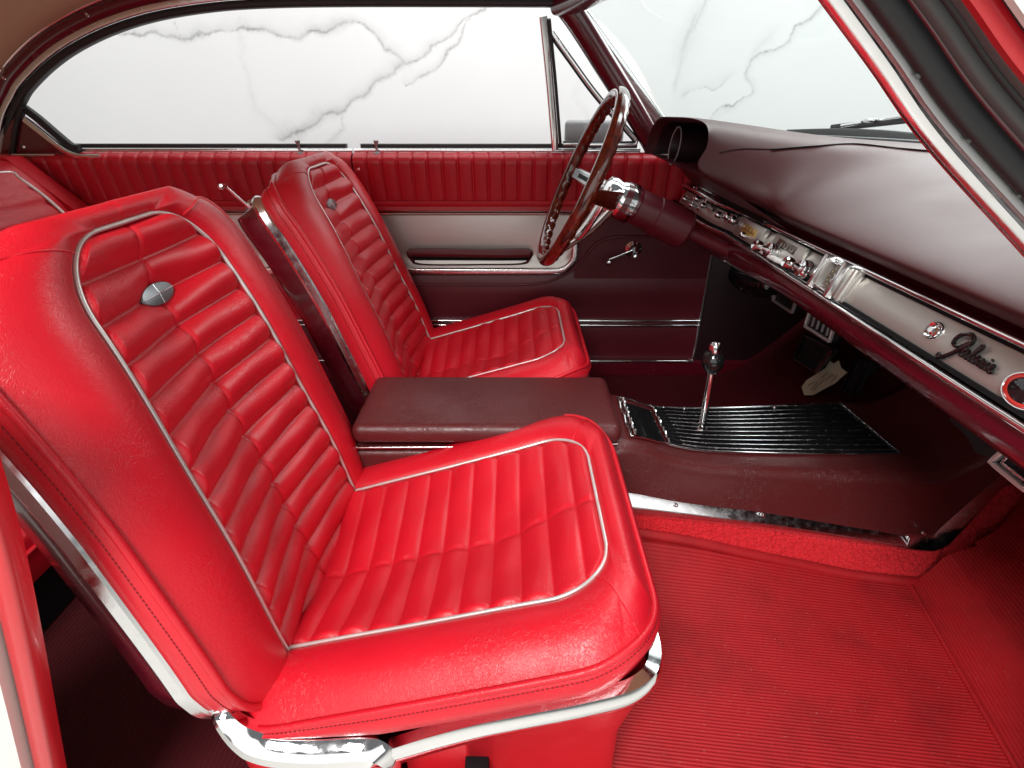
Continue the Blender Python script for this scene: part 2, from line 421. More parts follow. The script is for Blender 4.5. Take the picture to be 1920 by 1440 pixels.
# ---- headliner / roof
rr = off_curve(rail, .070, -.012)
def headliner():
    xs = np.linspace(-2.0, .28, 90); ys = np.linspace(-1, 1, 44)
    top = rr[np.argsort(rr[:, 0])]
    P = np.zeros((90, 44, 3))
    for i, x in enumerate(xs):
        zr = np.interp(x, top[:, 0], top[:, 2]); yr = np.interp(x, top[:, 0], top[:, 1])
        if x < top[0, 0]: zr = top[0, 2] + (x - top[0, 0]) * .9
        zr = max(zr, .45)
        for j, s in enumerate(ys):
            crown = (1 - s ** 2)
            w = .004 * math.sin(x * 24 + s * 3) * crown + .010 * max(0, 1 - abs(((x + .05) % .42) - .21) / .02) * -1 * 0
            P[i, j] = (x, s * (yr + .004), zr - .006 + .055 * crown ** .8 + w)
    return P
HP = headliner()
gridobj('headliner', HP, M['tan'], car, flip=True)
RP = HP.copy(); RP[:, :, 2] += .05
gridobj('roof_skin', RP, M['cream_paint'], car)
for k in (22, 40, 58, 76):
    tube('headliner_seam', HP[k, :, :] - np.array([0, 0, .002]), .003, M['tan'], car, 6)
# windshield header
hd = np.array([(.125 + .10 * (1 - abs(s) ** 3), s * .64, 1.018 + .02 * (1 - s * s)) for s in np.linspace(-1, 1, 40)])
sweep('windshield_header', hd, rrect(.07, .05, .015), M['maroon_paint'], car)
# visor bracket at the far corner
vb = part('visor_bracket', car, at(1095, 8, y=.60))
tube('arm', crs([at(1085, 14, y=.60), at(1100, 6, y=.59), at(1118, 2, y=.57), at(1140, -6, y=.55)], 14), .006, M['chrome'], vb)
lathe('spring', [(.009, 0), (.010, .004), (.008, .008), (.010, .012), (.008, .016), (.010, .020), (.0, .021)], at(1104, 4, y=.59), (.6, -.5, .4), M['black'], vb, 14)

# ---- far windshield pillar: garnish, glass edge moulding
pa = crs([at(1052, -6, y=.635), at(1085, 38, y=.65), at(1135, 118, y=.68), at(1180, 190, y=.70), at(1222, 262, y=.72), at(1240, 300, y=.72)], 40)
sweep('windshield_pillar', pa, np.array([(-.030, -.03), (.030, -.03), (.034, .0), (.026, .016), (.008, .026), (-.012, .024), (-.026, .012), (-.030, 0)]), M['maroon_paint'], car, out=_out, angle=60)
pb = crs([at(1072, 2, y=.655), at(1110, 50, y=.67), at(1160, 118, y=.695), at(1210, 188, y=.715), at(1250, 246, y=.73)], 30)
sweep('glass_moulding', pb, rrect(.034, .018, .006), M['chrome'], car, out=_out)
ps = crs([at(1086, 0, y=.665), at(1128, 60, y=.68), at(1180, 134, y=.705), at(1252, 232, y=.735)], 24)
tube('glass_seal', ps, .005, M['rubber'], car, out=_out)

# ---- near windshield pillar, seen close from the open doorway
def npil(l):
    return crs(np.array(l, float), 30)
nl = [(1545, 0), (1640, 130), (1740, 272), (1920, 474)]
def pil_strip(name, off, w0, w1, depth, bulge, m, y):
    """a strip w0..w1 wide each way of its centre line (thousandths of its distance), along the pillar"""
    pts = [at(px + off * .805, py - off * .592, y=y) for px, py in nl]
    w = np.mean([(p - CAM) @ FV for p in pts]) / 1000
    d0 = pts[0] - pts[1]; pts = [pts[0] + d0 * .8] + pts + [pts[-1] + (pts[-1] - pts[-2]) * 1.3]
    h = w0 * w; depth = min(depth, .006)
    prof = [(-h, -depth), (h, -depth), (h, 0), (h * .55, bulge), (-h * .55, bulge), (-h, 0)] if name != 'pillar_moulding' else [(-h, -depth), (h, -depth), (h, 0), (h * .6, bulge * .4), (h * .2, bulge * .62), (h * .02, bulge * .35), (-h * .15, bulge * .85), (-h * .6, bulge), (-h, 0)]
    return sweep(name, npil(pts), prof, m, car, out=np.array([0, -1, 0]), angle=50)
pil_strip('pillar_lip', 5, 5, 0, .02, .002, M['red_paint'], -.600)
pil_strip('pillar_moulding', 28, 21, 0, .02, .0075, M['chrome_soft'], -.625)
pil_strip('seal_channel', 63, 15, 0, .02, .0015, M['grey_metal2'], -.640)
pil_strip('door_seal', 105, 27, 0, .03, .004, M['rubber'], -.65)
pil_strip('seal_lip', 143, 12, 0, .03, .002, M['maroon_paint'], -.655)
pil_strip('seal_lip', 168, 17, 0, .03, .003, M['seal_grey'], -.665)
pil_strip('door_seal', 198, 14, 0, .03, .002, M['rubber'], -.67)
pil_strip('seal_lip', 222, 13, 0, .03, .002, M['seal_grey'], -.68)
pil_strip('pillar_face', 262, 30, 0, .03, .003, M['red_paint'], -.69)
pil_strip('drip_edge', 302, 12, 0, .03, .004, M['rubber'], -.70)
pil_strip('outer_skin', 372, 60, 0, .03, .004, M['cream_paint'], -.705)
for (px, py) in ((1722, 142), (1818, 262), (1912, 366)):
    lathe('pillar_screw', [(0, .0015), (.0015, .001), (.0024, 0)], at(px, py, y=-.646), (-.2, -1, .2), M['seal_grey'], car, 12)

# ---- rear lock pillar by the near doorway
lp = crs([at(-120, 700, y=-.74), at(-18, 1010, y=-.74), at(30, 1200, y=-.74), at(78, 1420, y=-.74), at(96, 1500, y=-.745), at(135, 1640, y=-.75)], 40)
sweep('lock_pillar', lp, [(-.011, -.016), (.010, -.016), (.010, .0), (.007, .003), (-.008, .003), (-.011, .0)], M['red_paint'], car, out=_out, angle=60)
lq = lp + np.array([-.013, -.01, -.0])
sweep('quarter_skin', lq, [(0, -.02), (.30, -.02), (.30, .02), (.02, .008), (0, .002)], M['cream_paint'], car, out=_out)

# ---- far quarter corner trim (fixed triangle behind the quarter glass)
tri = [at(38, 222, y=.70), at(45, 228, y=.70), at(100, 292, y=.70), at(36, 292, y=.70), at(30, 286, y=.70)]
def prism(name, pts, d, m, parent, bev=0):
    n = len(pts); P = np.array(pts); v = np.vstack([P, P + np.array(d)])
    f = [list(range(n)), list(range(2 * n - 1, n - 1, -1))] + [[i, i + n, (i + 1) % n + n, (i + 1) % n] for i in range(n)]
    return mesh(name, v, f, m, parent, False)
prism('quarter_corner', [at(28, 215, y=.69), at(160, 300, y=.69), at(0, 300, y=.69), at(5, 260, y=.69)], (0, .03, 0), M['maroon_paint'], car)
sweep('corner_trim', crs([at(47, 224, y=.685), at(80, 250, y=.685), at(120, 281, y=.685), at(150, 293, y=.685), at(190, 294, y=.685)], 30), rrect(.016, .016, .004), M['chrome'], car, out=_out)
sweep('corner_seal', crs([at(46, 203, y=.70), at(75, 225, y=.70), at(110, 255, y=.70), at(135, 275, y=.70), at(150, 279, y=.70)], 30), rrect(.022, .02, .005), M['rubber'], car, out=_out)
tube('corner_bead', crs([at(24, 291, y=.68), at(60, 291, y=.68), at(104, 291, y=.68)], 10), .005, M['chrome'], car, out=_out)
sweep('rear_seal', crs([at(44, 200, y=.69), at(34, 232, y=.69), at(24, 290, y=.69)], 12), rrect(.014, .02, .004), M['rubber'], car, out=_out)
prism('sail_panel', [at(-40, 228, y=.70), at(12, 228, y=.70), at(12, 300, y=.70), at(-40, 300, y=.70)], (0, .03, 0), mat('grey_trim', (.35, .30, .31), .35), car)
lathe('corner_screw', [(0, .003), (.004, .002), (.006, 0)], at(44, 276, y=.688), (0, -1, 0), M['chrome'], car, 12)

# ---- cowl in front of the windshield, firewall, rear bulkhead
box('cowl', (1.20, 0, .655), (.40, 1.50, .06), M['black_mat'], car, bev=.01)
sweep('cowl_strip', np.array([(1.04 - .35 * abs(s) ** 3, s * .72, .700) for s in np.linspace(-1, 1, 40)]), rrect(.03, .02, .006), M['rubber'], car)
box('firewall', (1.34, 0, .26), (.04, 1.5, .86), M['black_mat'], car)
box('kick_panel', (1.00, .735, .20), (.66, .03, .56), M['liner'], car, bev=.005)
box('kick_panel', (1.04, -.748, .17), (.66, .03, .74), M['maroon_paint'], car, bev=.01)
# windshield
ws = part('windshield', car, (.9, 0, .7))
S = np.linspace(-1, 1, 40); K = np.linspace(0, 1, 14)
P = np.zeros((40, 14, 3))
for i, s in enumerate(S):
    b = np.array([1.02 - .56 * abs(s) ** 3.2, s * .715, .700]); t = np.array([.25 - .09 * abs(s) ** 3, s * .655, 1.025])
    for j, k in enumerate(K):
        P[i, j] = b + (t - b) * k + np.array([.03, 0, .03]) * math.sin(math.pi * k)
gridobj('glass', P, M['tint_glass'], ws)

# wipers resting on the cowl outside
wp = thing('wiper', 'grey and chrome windshield wiper lying on the black cowl', 'wiper', (1.0, .3, .715))
sweep('cowl_lip', crs([at(1478, 252, x=1.06), at(1560, 251, x=1.09), at(1650, 255, x=1.09), at(1760, 268, x=1.06)], 24), rrect(.030, .030, .006), M['rubber'], car, out=(-1, 0, .3))
sweep('cowl_bead', crs([at(1600, 246, x=1.10), at(1660, 247, x=1.10), at(1770, 258, x=1.08)], 24), rrect(.008, .012, .002), M['chrome'], car, out=(-1, 0, .3))
a0, a1, a2 = at(1560, 240, x=1.13), at(1630, 228, x=1.13), at(1712, 212, x=1.13)
sweep('blade', crs([a0, at(1640, 231, x=1.13), at(1770, 215, x=1.13)], 16), rrect(.014, .022, .004), M['rubber'], wp)
tube('arm', crs([at(1578, 236, x=1.11), a1, at(1750, 208, x=1.11)], 16), .006, M['chrome'], wp)
box('claw', at(1632, 226, x=1.11), (.03, .03, .012), M['chrome_soft'], wp, bev=.003)

# ================================================================== FLOOR
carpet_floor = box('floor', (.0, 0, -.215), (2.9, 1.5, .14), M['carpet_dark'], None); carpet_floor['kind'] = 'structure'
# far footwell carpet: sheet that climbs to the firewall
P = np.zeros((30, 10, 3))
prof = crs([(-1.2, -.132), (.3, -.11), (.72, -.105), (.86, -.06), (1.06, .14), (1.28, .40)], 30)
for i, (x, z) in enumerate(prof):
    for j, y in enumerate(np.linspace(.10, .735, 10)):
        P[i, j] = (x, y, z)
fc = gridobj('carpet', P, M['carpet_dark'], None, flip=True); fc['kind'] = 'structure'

# red loop carpet beside the console (worm-like loops as real relief)
edge_px = [(1195, 996, -.185), (1220, 1000, -.187), (1300, 1013, -.193), (1400, 1035, -.205), (1500, 1055, -.215), (1600, 1075, -.232), (1700, 1086, -.245)]
edge = [at(px, py, y=y) for px, py, y in edge_px] + [at(1752, 1086, x=.965), at(1792, 1073, x=1.005), at(1835, 1040, x=1.05), at(1880, 985, x=1.10), at(1925, 920, x=1.16)]
edge = crs(edge, 260)
inner = crs([(.22, -.145, .03), (.276, -.150, .015), (.554, -.150, -.026), (.897, -.150, -.095), (.985, -.148, -.09), (1.03, -.10, .03), (1.10, -.06, .16), (1.18, -.03, .25)], 260)
n2 = 70
P = np.zeros((760, n2, 3))
ei = crs(edge, 760); ii = crs(inner, 760)
for j in range(n2):
    k = j / (n2 - 1)
    P[:, j] = ii * (1 - k) + ei * k
Nn = unit(np.cross(np.gradient(P, axis=0), np.gradient(P, axis=1)))
if Nn[200, 20, 2] < 0: Nn = -Nn
H = np.zeros(P.shape[:2])
for i in range(P.shape[0]):
    for j in range(n2):
        p = Vector(P[i, j])
        w = mnoise.noise_vector(p * 90) * .45
        H[i, j] = abs(mnoise.noise(p * 165 + w))
P = P + Nn * (np.clip(1 - H * 3.6, -.5, 1) * .0048)[..., None]
cr_ = gridobj('loop_carpet', P, M['carpet_red'], None, flip=True)
cr_['label'] = 'bright red loop pile carpet strip between console trim and rubber mat'; cr_['category'] = 'carpet'

# passenger rubber mat with raised ribs
pm = thing('floor_mat', 'bright red ribbed rubber floor mat in front of the near bucket seat', 'floor mat', (.5, -.5, -.12))
eX, eY, eZ = edge[:, 0], edge[:, 1], edge[:, 2]
flat = eX < .875
ex, ey, ez = eX[flat], eY[flat], eZ[flat]
def floor_z(x, y):
    ye = np.interp(x, ex, ey); ze = np.interp(x, ex, ez)
    k = np.clip((ye - y) / .16, 0, 1)
    return -.122 + (ze + .122) * (1 - k) ** 1.6
def seam_x(y): return .850 - (-.251 - y) * .19
pitch = .0057; nrib = 92
ribp = [(-.5, 0), (-.22, 0), (-.12, .0010), (.12, .0010), (.22, 0)]
nx = 60
rows = []
for r in range(nrib):
    for (o, h) in ribp:
        rows.append(((r + .5 + o) * pitch, h))
rows = np.array(rows)
P = np.zeros((len(rows), nx, 3))
for j in range(nx):
    k = j / (nx - 1)
    for i, (dy, h) in enumerate(rows):
        # ribs follow the console edge near it and run straight further out
        x0 = -.05; d = dy
        x = x0 + k * (.83 - x0)
        ye = np.interp(x, ex, ey); yl = -.20
        wgt = math.exp(-d / .05)
        y = (ye * wgt + (-.187 - .075 * max(0, (x - .1) / .75)) * (1 - wgt)) - .006 - d
        xs_ = seam_x(y); x = x0 + k * (xs_ - .001 - x0)
        P[i, j] = (x, y, floor_z(x, y) + h)
gridobj('ribbed_floor_panel', P, M['mat_red'], pm, flip=False, angle=0)
# smooth raised lip round the carpet
sweep('edge_lip', edge + np.array([0, -.006, .000]), circ(.0115, 14), M['mat_red'], pm)
# toe board part with cross ribs
ys = np.linspace(-.215, -.72, 26)
nt = 70
P = np.zeros((nt * 4, 26, 3))
for j, y in enumerate(ys):
    sx = seam_x(y)
    for i in range(nt):
        for q, (o, h) in enumerate([(0, 0), (.25, 0), (.4, .0010), (.75, .0010)]):
            s = (i + o) * .0068
            ang = min(1.0, s / .10) * .75
            P[i * 4 + q, j] = (sx + .002 + s * math.cos(ang * .5), y, -.120 + s * math.sin(ang * .62) + h)
# near the console the toe part is trimmed to the carpet edge
toe = P.copy()
for i in range(toe.shape[0]):
    x = toe[i, 0, 0]
    yl = np.interp(x, eX[eX > .86], eY[eX > .86]) if x > .86 else -.247
    y0 = min(-.215, yl - .006) if x < 1.0 else yl - .006
    for j in range(26):
        k = j / 25
        toe[i, j, 1] = y0 + (-.72 - y0) * k
gridobj('ribbed_toe_panel', toe, M['mat_red'], pm, flip=True)
sm = np.array([(seam_x(y) + .002, y, -.1200) for y in np.linspace(-.240, -.74, 20)])
tube('toe_seam', sm, .005, M['mat_red'], pm, 8)

# rear floor mat
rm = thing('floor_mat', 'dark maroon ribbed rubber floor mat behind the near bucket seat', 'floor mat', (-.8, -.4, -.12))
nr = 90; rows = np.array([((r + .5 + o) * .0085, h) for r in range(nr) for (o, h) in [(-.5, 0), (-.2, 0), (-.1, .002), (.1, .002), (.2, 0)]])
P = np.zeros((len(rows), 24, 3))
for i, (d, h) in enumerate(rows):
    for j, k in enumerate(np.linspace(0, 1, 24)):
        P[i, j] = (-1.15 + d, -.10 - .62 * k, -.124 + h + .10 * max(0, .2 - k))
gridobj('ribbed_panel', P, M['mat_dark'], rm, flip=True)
# door sill of the near side
box('door_sill', (.1, -.705, -.135), (2.0, .055, .05), M['red_paint'], car, bev=.012, seg=3)

box('door_sill', (.1, .742, -.13), (2.0, .085, .15), M['maroon_paint'], car, bev=.008)
# ================================================================== FAR DOOR AND QUARTER TRIM
YD = .72
def pleat_panel(name, x0, x1, parent, m, pitch=.0465, zt=.655, zb=.513, x_off=0):
    nx_ = int((x1 - x0) / .0022); xs = np.linspace(x0, x1, nx_); vs = np.linspace(0, 1, 26)
    P = np.zeros((nx_, 26, 3))
    ph = ((xs - x_off) / pitch) % 1; dd = np.minimum(ph, 1 - ph) * pitch
    groove = np.exp(-(dd / .0035) ** 2) * .0065 - .0036 * np.sqrt(np.clip(dd / (pitch / 2), 0, 1))
    for j, v in enumerate(vs):
        a = v * 1.0
        if a < .24:
            th = a / .24 * math.pi / 2; y = YD - .012 - .034 * math.sin(th); z = zt - .028 * (1 - math.cos(th))
        else:
            k = (a - .24) / .76; y = YD - .046 + .016 * k; z = zt - .028 - (zt - .028 - zb) * k
        P[:, j] = np.stack([xs, np.full(nx_, y) + groove * (1 - .5 * v), np.full(nx_, z)], 1)
    return gridobj(name, P, m, parent)
def strip(name, x0, x1, zs_ys, m, parent, nx_=8, angle=35):
    pr = np.array(zs_ys, float)  # (z, y)
    P = np.zeros((nx_, len(pr), 3))
    for i, x in enumerate(np.linspace(x0, x1, nx_)):
        P[i] = np.stack([np.full(len(pr), x), pr[:, 1], pr[:, 0]], 1)
    return gridobj(name, P, m, parent, angle=angle)
DX0, DX1 = -.492, .655
door = part('door', car, (.1, .75, -.05)); door['label'] = 'closed far front door trimmed in pleated red vinyl and brushed metal'
qt = part('quarter_panel', car, (-1.0, .75, -.05))
for par, x0, x1, xs1 in ((door, DX0, DX1, .20), (qt, -1.70, -.497, -.497)):
    pleat_panel('pleated_pad', x0, x1, par, M['red_door'], x_off=.012)
    strip('ledge', x0, x1, [(.517, .690), (.515, .682), (.508, .679), (.500, .681), (.498, .684), (.488, .682), (.482, .690), (.480, .70)], M['red_door'], par)
    strip('upper_bead', x0, xs1, [(.479, .704), (.477, .696), (.473, .694), (.469, .698), (.468, .706)], M['chrome'], par)
    P = np.zeros((40, 16, 3))
    for i, x in enumerate(np.linspace(x0, xs1, 40)):
        for j, k in enumerate(np.linspace(0, 1, 16)):
            z = .468 - k * (.468 - .298)
            zb = .298
            if x > xs1 - .06 and par is door:
                q = (x - (xs1 - .06)) / .06; zb = .298 + .06 * (1 - math.sqrt(max(0, 1 - q * q)))
            z = .468 - k * (.468 - zb)
            P[i, j] = (x, .708 - .004 * math.sin(math.pi * k) - .014 * sstep(.75, 1, k), z)
    gridobj('metal_panel', P, M['silver'], par)
    bot = [(x, .690, .289) for x in np.linspace(x0, xs1 - (.06 if par is door else 0), 20)]
    if par is door:
        bot += [(xs1 - .06 + .06 * math.sin(a), .690, .289 + .06 * (1 - math.cos(a))) for a in np.linspace(.15, 1.5, 12)] + [(xs1, .692, .40), (xs1, .694, .47)]
    sweep('lower_bead', np.array(bot), rrect(.026 if par is qt else .022, .016, .006), M['chrome_soft'], par, out=_out)
    strip('lower_panel', x0, x1, [(.50, .716), (.30, .716), (.270, .708), (.25, .700), (.20, .702), (.112, .706)], M['maroon_smooth'] if par is door else M['red_door'], par)  # door's panel is darker than the quarter's: dash shade put into its colour
    for zc in (.107, .090):
        sweep('scuff_strip', np.array([(x0, .700, zc), ((x0 + x1) / 2, .700, zc), (x1, .700, zc)]), rrect(.009, .012, .003), M['chrome'], par, out=_out)
    strip('kick_plate', x0, x1, [(.115, .712), (.098, .706), (.02, .704), (-.045, .708)], M['maroon_smooth'], par)
    sweep('sill_bead', np.array([(x0, .698, -.050), (x1, .698, -.048)]), rrect(.008, .014, .003), M['chrome'], par, out=_out)
    # window sill rubber and metal
    sweep('sill_trim', np.array([(x0, .716, .660), (x1 - (.27 if par is door else 0), .716, .660)]), rrect(.009, .02, .003), M['chrome'], par, out=_out)
    sweep('sill_rubber', np.array([(x0 + (.02 if par is door else .33), .722, .672), (x1 - (.28 if par is door else .02), .722, .672)]), rrect(.012, .02, .003), M['rubber'], par, out=_out)
    box('shell', ((x0 + x1) / 2, .765, .29), (x1 - x0 - .004, .07, .72), M['maroon_paint'], par)
# front part of the door skin with the raised outline
strip('front_panel', .203, DX1, [(.515, .688), (.50, .694), (.44, .700), (.30, .703), (.24, .704), (.18, .7035), (.113, .7050)], M['maroon_smooth'], door)  # maroon here also carries the shade by the dash in its colour
ridge = crs([(DX0, .699, .238), (-.2, .699, .238), (.05, .699, .240), (.15, .699, .262), (.22, .697, .315), (.265, .696, .375), (.32, .696, .398), (.45, .696, .402), (.645, .696, .404)], 60)
tube('embossed_ridge', ridge, .0045, M['maroon_smooth'], door, 8, out=_out)
# armrest pull, set into the metal panel
def armrest():
    p = [(-.356, .352), (-.30, .362), (-.1, .359), (.03, .362), (.062, .352), (.055, .33), (.03, .312), (-.10, .309), (-.31, .309), (-.345, .325)]
    p = crs(p, 60, True)
    c = p.mean(0); rings = [(1.02, .704), (1.0, .690), (.985, .686), (.94, .684), (.90, .690), (.88, .704)]
    G = np.array([[((c[0] + (q[0] - c[0]) * (1 - (1 - s) * .35)), y, c[1] + (q[1] - c[1]) * s) for q in p] for s, y in rings])
    v, f = grid_vf(G, closev=True, flip=True)
    a = mesh('armrest_pull', v, f, M['maroon_smooth'], door)
    prism('recess', [(c[0] + (q[0] - c[0]) * .96, .7005, c[1] + (q[1] - c[1]) * .88) for q in p], (0, .004, 0), M['black_mat'], a)
    sweep('grip', crs([(-.345, .68, .353), (-.2, .672, .354), (-.05, .672, .352), (.05, .68, .352)], 24), rrect(.024, .030, .010), M['maroon_smooth'], a, out=_out)
armrest()
# window cranks
def crank(parent, hub, knob, r=.028):
    hub = np.array(hub); knob = np.array(knob)
    c = lathe('window_crank', [(r, 0), (r * .98, .004), (r * .6, .012), (r * .5, .022), (r * .42, .026), (0, .027)], hub, (0, -1, 0), M['chrome'], parent, 28)
    d = unit(knob - hub)
    pth = crs([hub + np.array([0, -.022, 0]), hub + d * .02 + np.array([0, -.026, 0]), hub * .5 + knob * .5 + np.array([0, -.030, 0]), knob + np.array([0, -.034, 0])], 16)
    sweep('arm', pth, rrect(.011, .007, .002), M['chrome'], c, out=_out, scale=np.linspace(1.1, .8, 16))
    lathe('handle', [(0, -.004), (.007, -.003), (.007, .006), (.005, .012), (.009, .022), (.010, .030), (.007, .036), (0, .037)], knob + np.array([0, -.032, 0]), (0, -1, 0), M['chrome'], c, 18)
crank(door, at(1187, 467, y=.695), at(1136, 483, y=.695))
crank(qt, at(479, 391, y=.682), at(432, 345, y=.682), .030)
# lock buttons
for par, px, lean in ((door, 705, .0), (qt, 558, -.10)):
    b = at(px + (2 if par is door else 5), 287, y=.695); t = at(px, 266, y=.695)
    lathe('lock_button', [(.009, -.004), (.009, 0), (.0042, .002), (.0040, .024), (.0075, .031), (.0078, .035), (.0, .037)], b, t - b, M['grey_metal2'], par, 14)
lathe('panel_screw', [(0, .004), (.005, .003), (.007, 0)], at(672, 318, y=.672), (0, -1, 0), M['chrome'], door, 14)
# vent window of the door
vf0, vf1 = at(1014, 18, y=.665), at(1046, 276, y=.715)
pst = crs([at(1018, 30, y=.655), at(1030, 150, y=.685), at(1041, 280, y=.712)], 20)
vp = sweep('vent_post', pst, rrect(.022, .024, .005), M['chrome'], door, out=_out)
sweep('post_seal', crs([at(1029.5, 35, y=.655), at(1041, 150, y=.685), at(1051, 275, y=.712)], 20), rrect(.008, .026, .002), M['rubber'], door, out=_out)
vfr = crs([at(1034, 62, y=.665), at(1070, 112, y=.675), at(1120, 180, y=.69), at(1182, 250, y=.71), at(1194, 266, y=.712), at(1184, 271, y=.712), at(1120, 271, y=.712), at(1056, 271, y=.712)], 60)
sweep('vent_frame', vfr, rrect(.009, .018, .003), M['chrome'], door, out=_out)
sweep('vent_seal', vfr + np.array([0, .012, 0]), rrect(.018, .012, .003), M['rubber'], door, out=_out)
vpane = [at(1034, 62, y=.68), at(1190, 264, y=.725), at(1184, 270, y=.725), at(1052, 270, y=.725)]
mesh('vent_pane', vpane, [(0, 1, 2, 3)], M['clear_glass'], door, False)
# outside mirror seen through the vent pane
sm_ = thing('side_mirror', 'grey rectangular outside mirror seen through the vent pane', 'mirror', at(1115, 262, y=.92))
c = at(1114, 247, y=.93)
box('housing', c, (.20, .035, .072), M['grey_plastic'], sm_, bev=.014, seg=3)
tube('stalk', np.array([c + np.array([0, 0, -.03]), c + np.array([0, -.04, -.07]), c + np.array([0, -.10, -.10])]), .010, M['chrome'], sm_)

# ================================================================== SEATS
prof_b = crs([(-.320, .05), (-.332, .10), (-.352, .20), (-.378, .31), (-.411, .44), (-.441, .54), (-.470, .62), (-.487, .660), (-.502, .678), (-.526, .689)], 400)
LB = np.concatenate([[0], np.cumsum(np.linalg.norm(np.diff(prof_b, axis=0), axis=1))]); HB = LB[-1]
tgb = unit(np.gradient(prof_b, axis=0))
def hz(z): return float(np.interp(z, prof_b[:, 1], LB))
def bpos(h):
    x = np.interp(h, LB, prof_b[:, 0]); z = np.interp(h, LB, prof_b[:, 1])
    tx = np.interp(h, LB, tgb[:, 0]); tz = np.interp(h, LB, tgb[:, 1])
    return x, z, tz, -tx          # point and forward normal
def rounded(wl, top, h, r):
    d = np.clip(r - (top - h), 0, r)
    return wl - (r - np.sqrt(np.maximum(r * r - d * d, 0)))
def WB(h):
    wl = np.interp(h, [0, hz(.16), hz(.30), hz(.47), hz(.62), HB], [.268, .285, .277, .267, .260, .255])
    w = rounded(wl, HB, h, .120)
    d = np.clip(.085 - h, 0, .085); return w - (.085 - np.sqrt(.085 ** 2 - d * d))
HI = hz(.664)
def WI(h):
    wl = np.interp(h, [0, hz(.1), hz(.3), hz(.4), hz(.55), hz(.64), HB], [.186, .183, .169, .161, .148, .139, .135])
    return rounded(wl, HI, np.minimum(h, HI), .088)
BADGE_H = hz(.578)
def edrop(h): return np.interp(h, [0, hz(.40), hz(.58), HB], [.010, .013, .022, .032])
def bdisp(s, h):
    a = np.abs(s); wi, wo = WI(h), WB(h)
    q = np.clip((a - wi) / np.maximum(wo - wi, .01), 0, 1)
    q = np.maximum(q, np.clip((h - HI) / (HB - HI), 0, 1))
    din = np.minimum(wi - a, HI - h)
    inside = din > 0
    ph = (h - BADGE_H) / .0475
    wv = np.abs(np.sin(np.pi * ph))
    pil = .0125 * np.clip(wv, 0, 1) ** .70
    edge = sstep(-.004, .012, din)
    seam = 1 - .22 * np.exp(-(a / .0040) ** 2)
    # vertical centre seam, cushion recess, a little sag so no two flutes are equal
    sag = .0018 * np.sin(h * 31 + s * 17) + .0012 * np.sin(h * 57 - s * 40)
    rec = -.030 * (1 - np.clip(a / np.maximum(wi, .02), 0, 1) ** 1.25) * sstep(-.01, .09, HI - h)
    d_in = rec * .9 + (pil * seam * (.30 + .70 * edge) + sag * edge) - .004
    dim = -.010 * np.exp(-((s / 1.7) ** 2 + (h - BADGE_H) ** 2) / .020 ** 2)
    # the seam hollow puckers each flute
    d_out = .015 * np.sin(np.pi * np.clip(q, 0, 1) ** .85) - edrop(h) * q ** 2.6 + .0012 * np.sin(h * 23 + 4 * np.sign(s)) * (1 - q)
    groove = -.0045 * np.exp(-(din / .006) ** 2) - np.where(inside, .0030 * np.exp(-(s / .0024) ** 2), 0)
    return np.where(inside, d_in + dim, d_out) + groove
def bsurf(s, h, extra=0.0):
    x, z, nx_, nz_ = bpos(h); d = bdisp(s, h) + extra
    return np.stack([x + nx_ * d, s, z + nz_ * d], -1)
# cushion
prof_c = crs([(-.41, .066), (-.33, .088), (-.25, .112), (-.12, .150), (.03, .196), (.09, .216), (.13, .226), (.16, .226), (.190, .212)], 300)
def zc(x): return np.interp(x, prof_c[:, 0], prof_c[:, 1])
XF = .190; XI = .135
def WC(x):
    w = rounded(np.interp(x, [-.4, -.3, .1, .2], [.280, .285, .285, .28]), XF, x, .115)
    d = np.clip(-.315 - x, 0, .085); return w - (.085 - np.sqrt(.085 ** 2 - d * d + 1e-9))
def WIC(x): return rounded(np.interp(x, [-.4, 0, .15], [.176, .184, .190]), XI, np.minimum(x, XI), .085)
def cdisp(s, x):
    a = np.abs(s); wi, wo = WIC(x), WC(x)
    q = np.clip((a - wi) / np.maximum(wo - wi, .01), 0, 1); q = np.maximum(q, np.clip((x - XI) / (XF - XI), 0, 1))
    din = np.minimum(wi - a, XI - x); inside = din > 0
    ph = (x - .10) / .0445
    pil = .0100 * np.abs(np.sin(np.pi * ph)) ** .62
    edge = sstep(-.004, .014, din); seam = 1 - .5 * np.exp(-((s + .012) / .006) ** 2)
    rec = -.042 * (1 - np.clip(a / wi, 0, 1) ** 1.25) * sstep(0, .16, XI - x)
    sag = .0022 * np.sin(x * 27 + s * 21) + .0012 * np.sin(x * 50 - s * 44)
    d_in = rec + pil * seam * (.35 + .65 * edge) + sag * edge - .003
    d_out = .014 * np.sin(np.pi * q ** .9) - .016 * q ** 4
    return np.where(inside, d_in, d_out) - .004 * np.exp(-(din / .006) ** 2)
def csurf(s, x, extra=0.0):
    return np.stack([x, s, zc(x) + cdisp(s, x) + extra], -1)

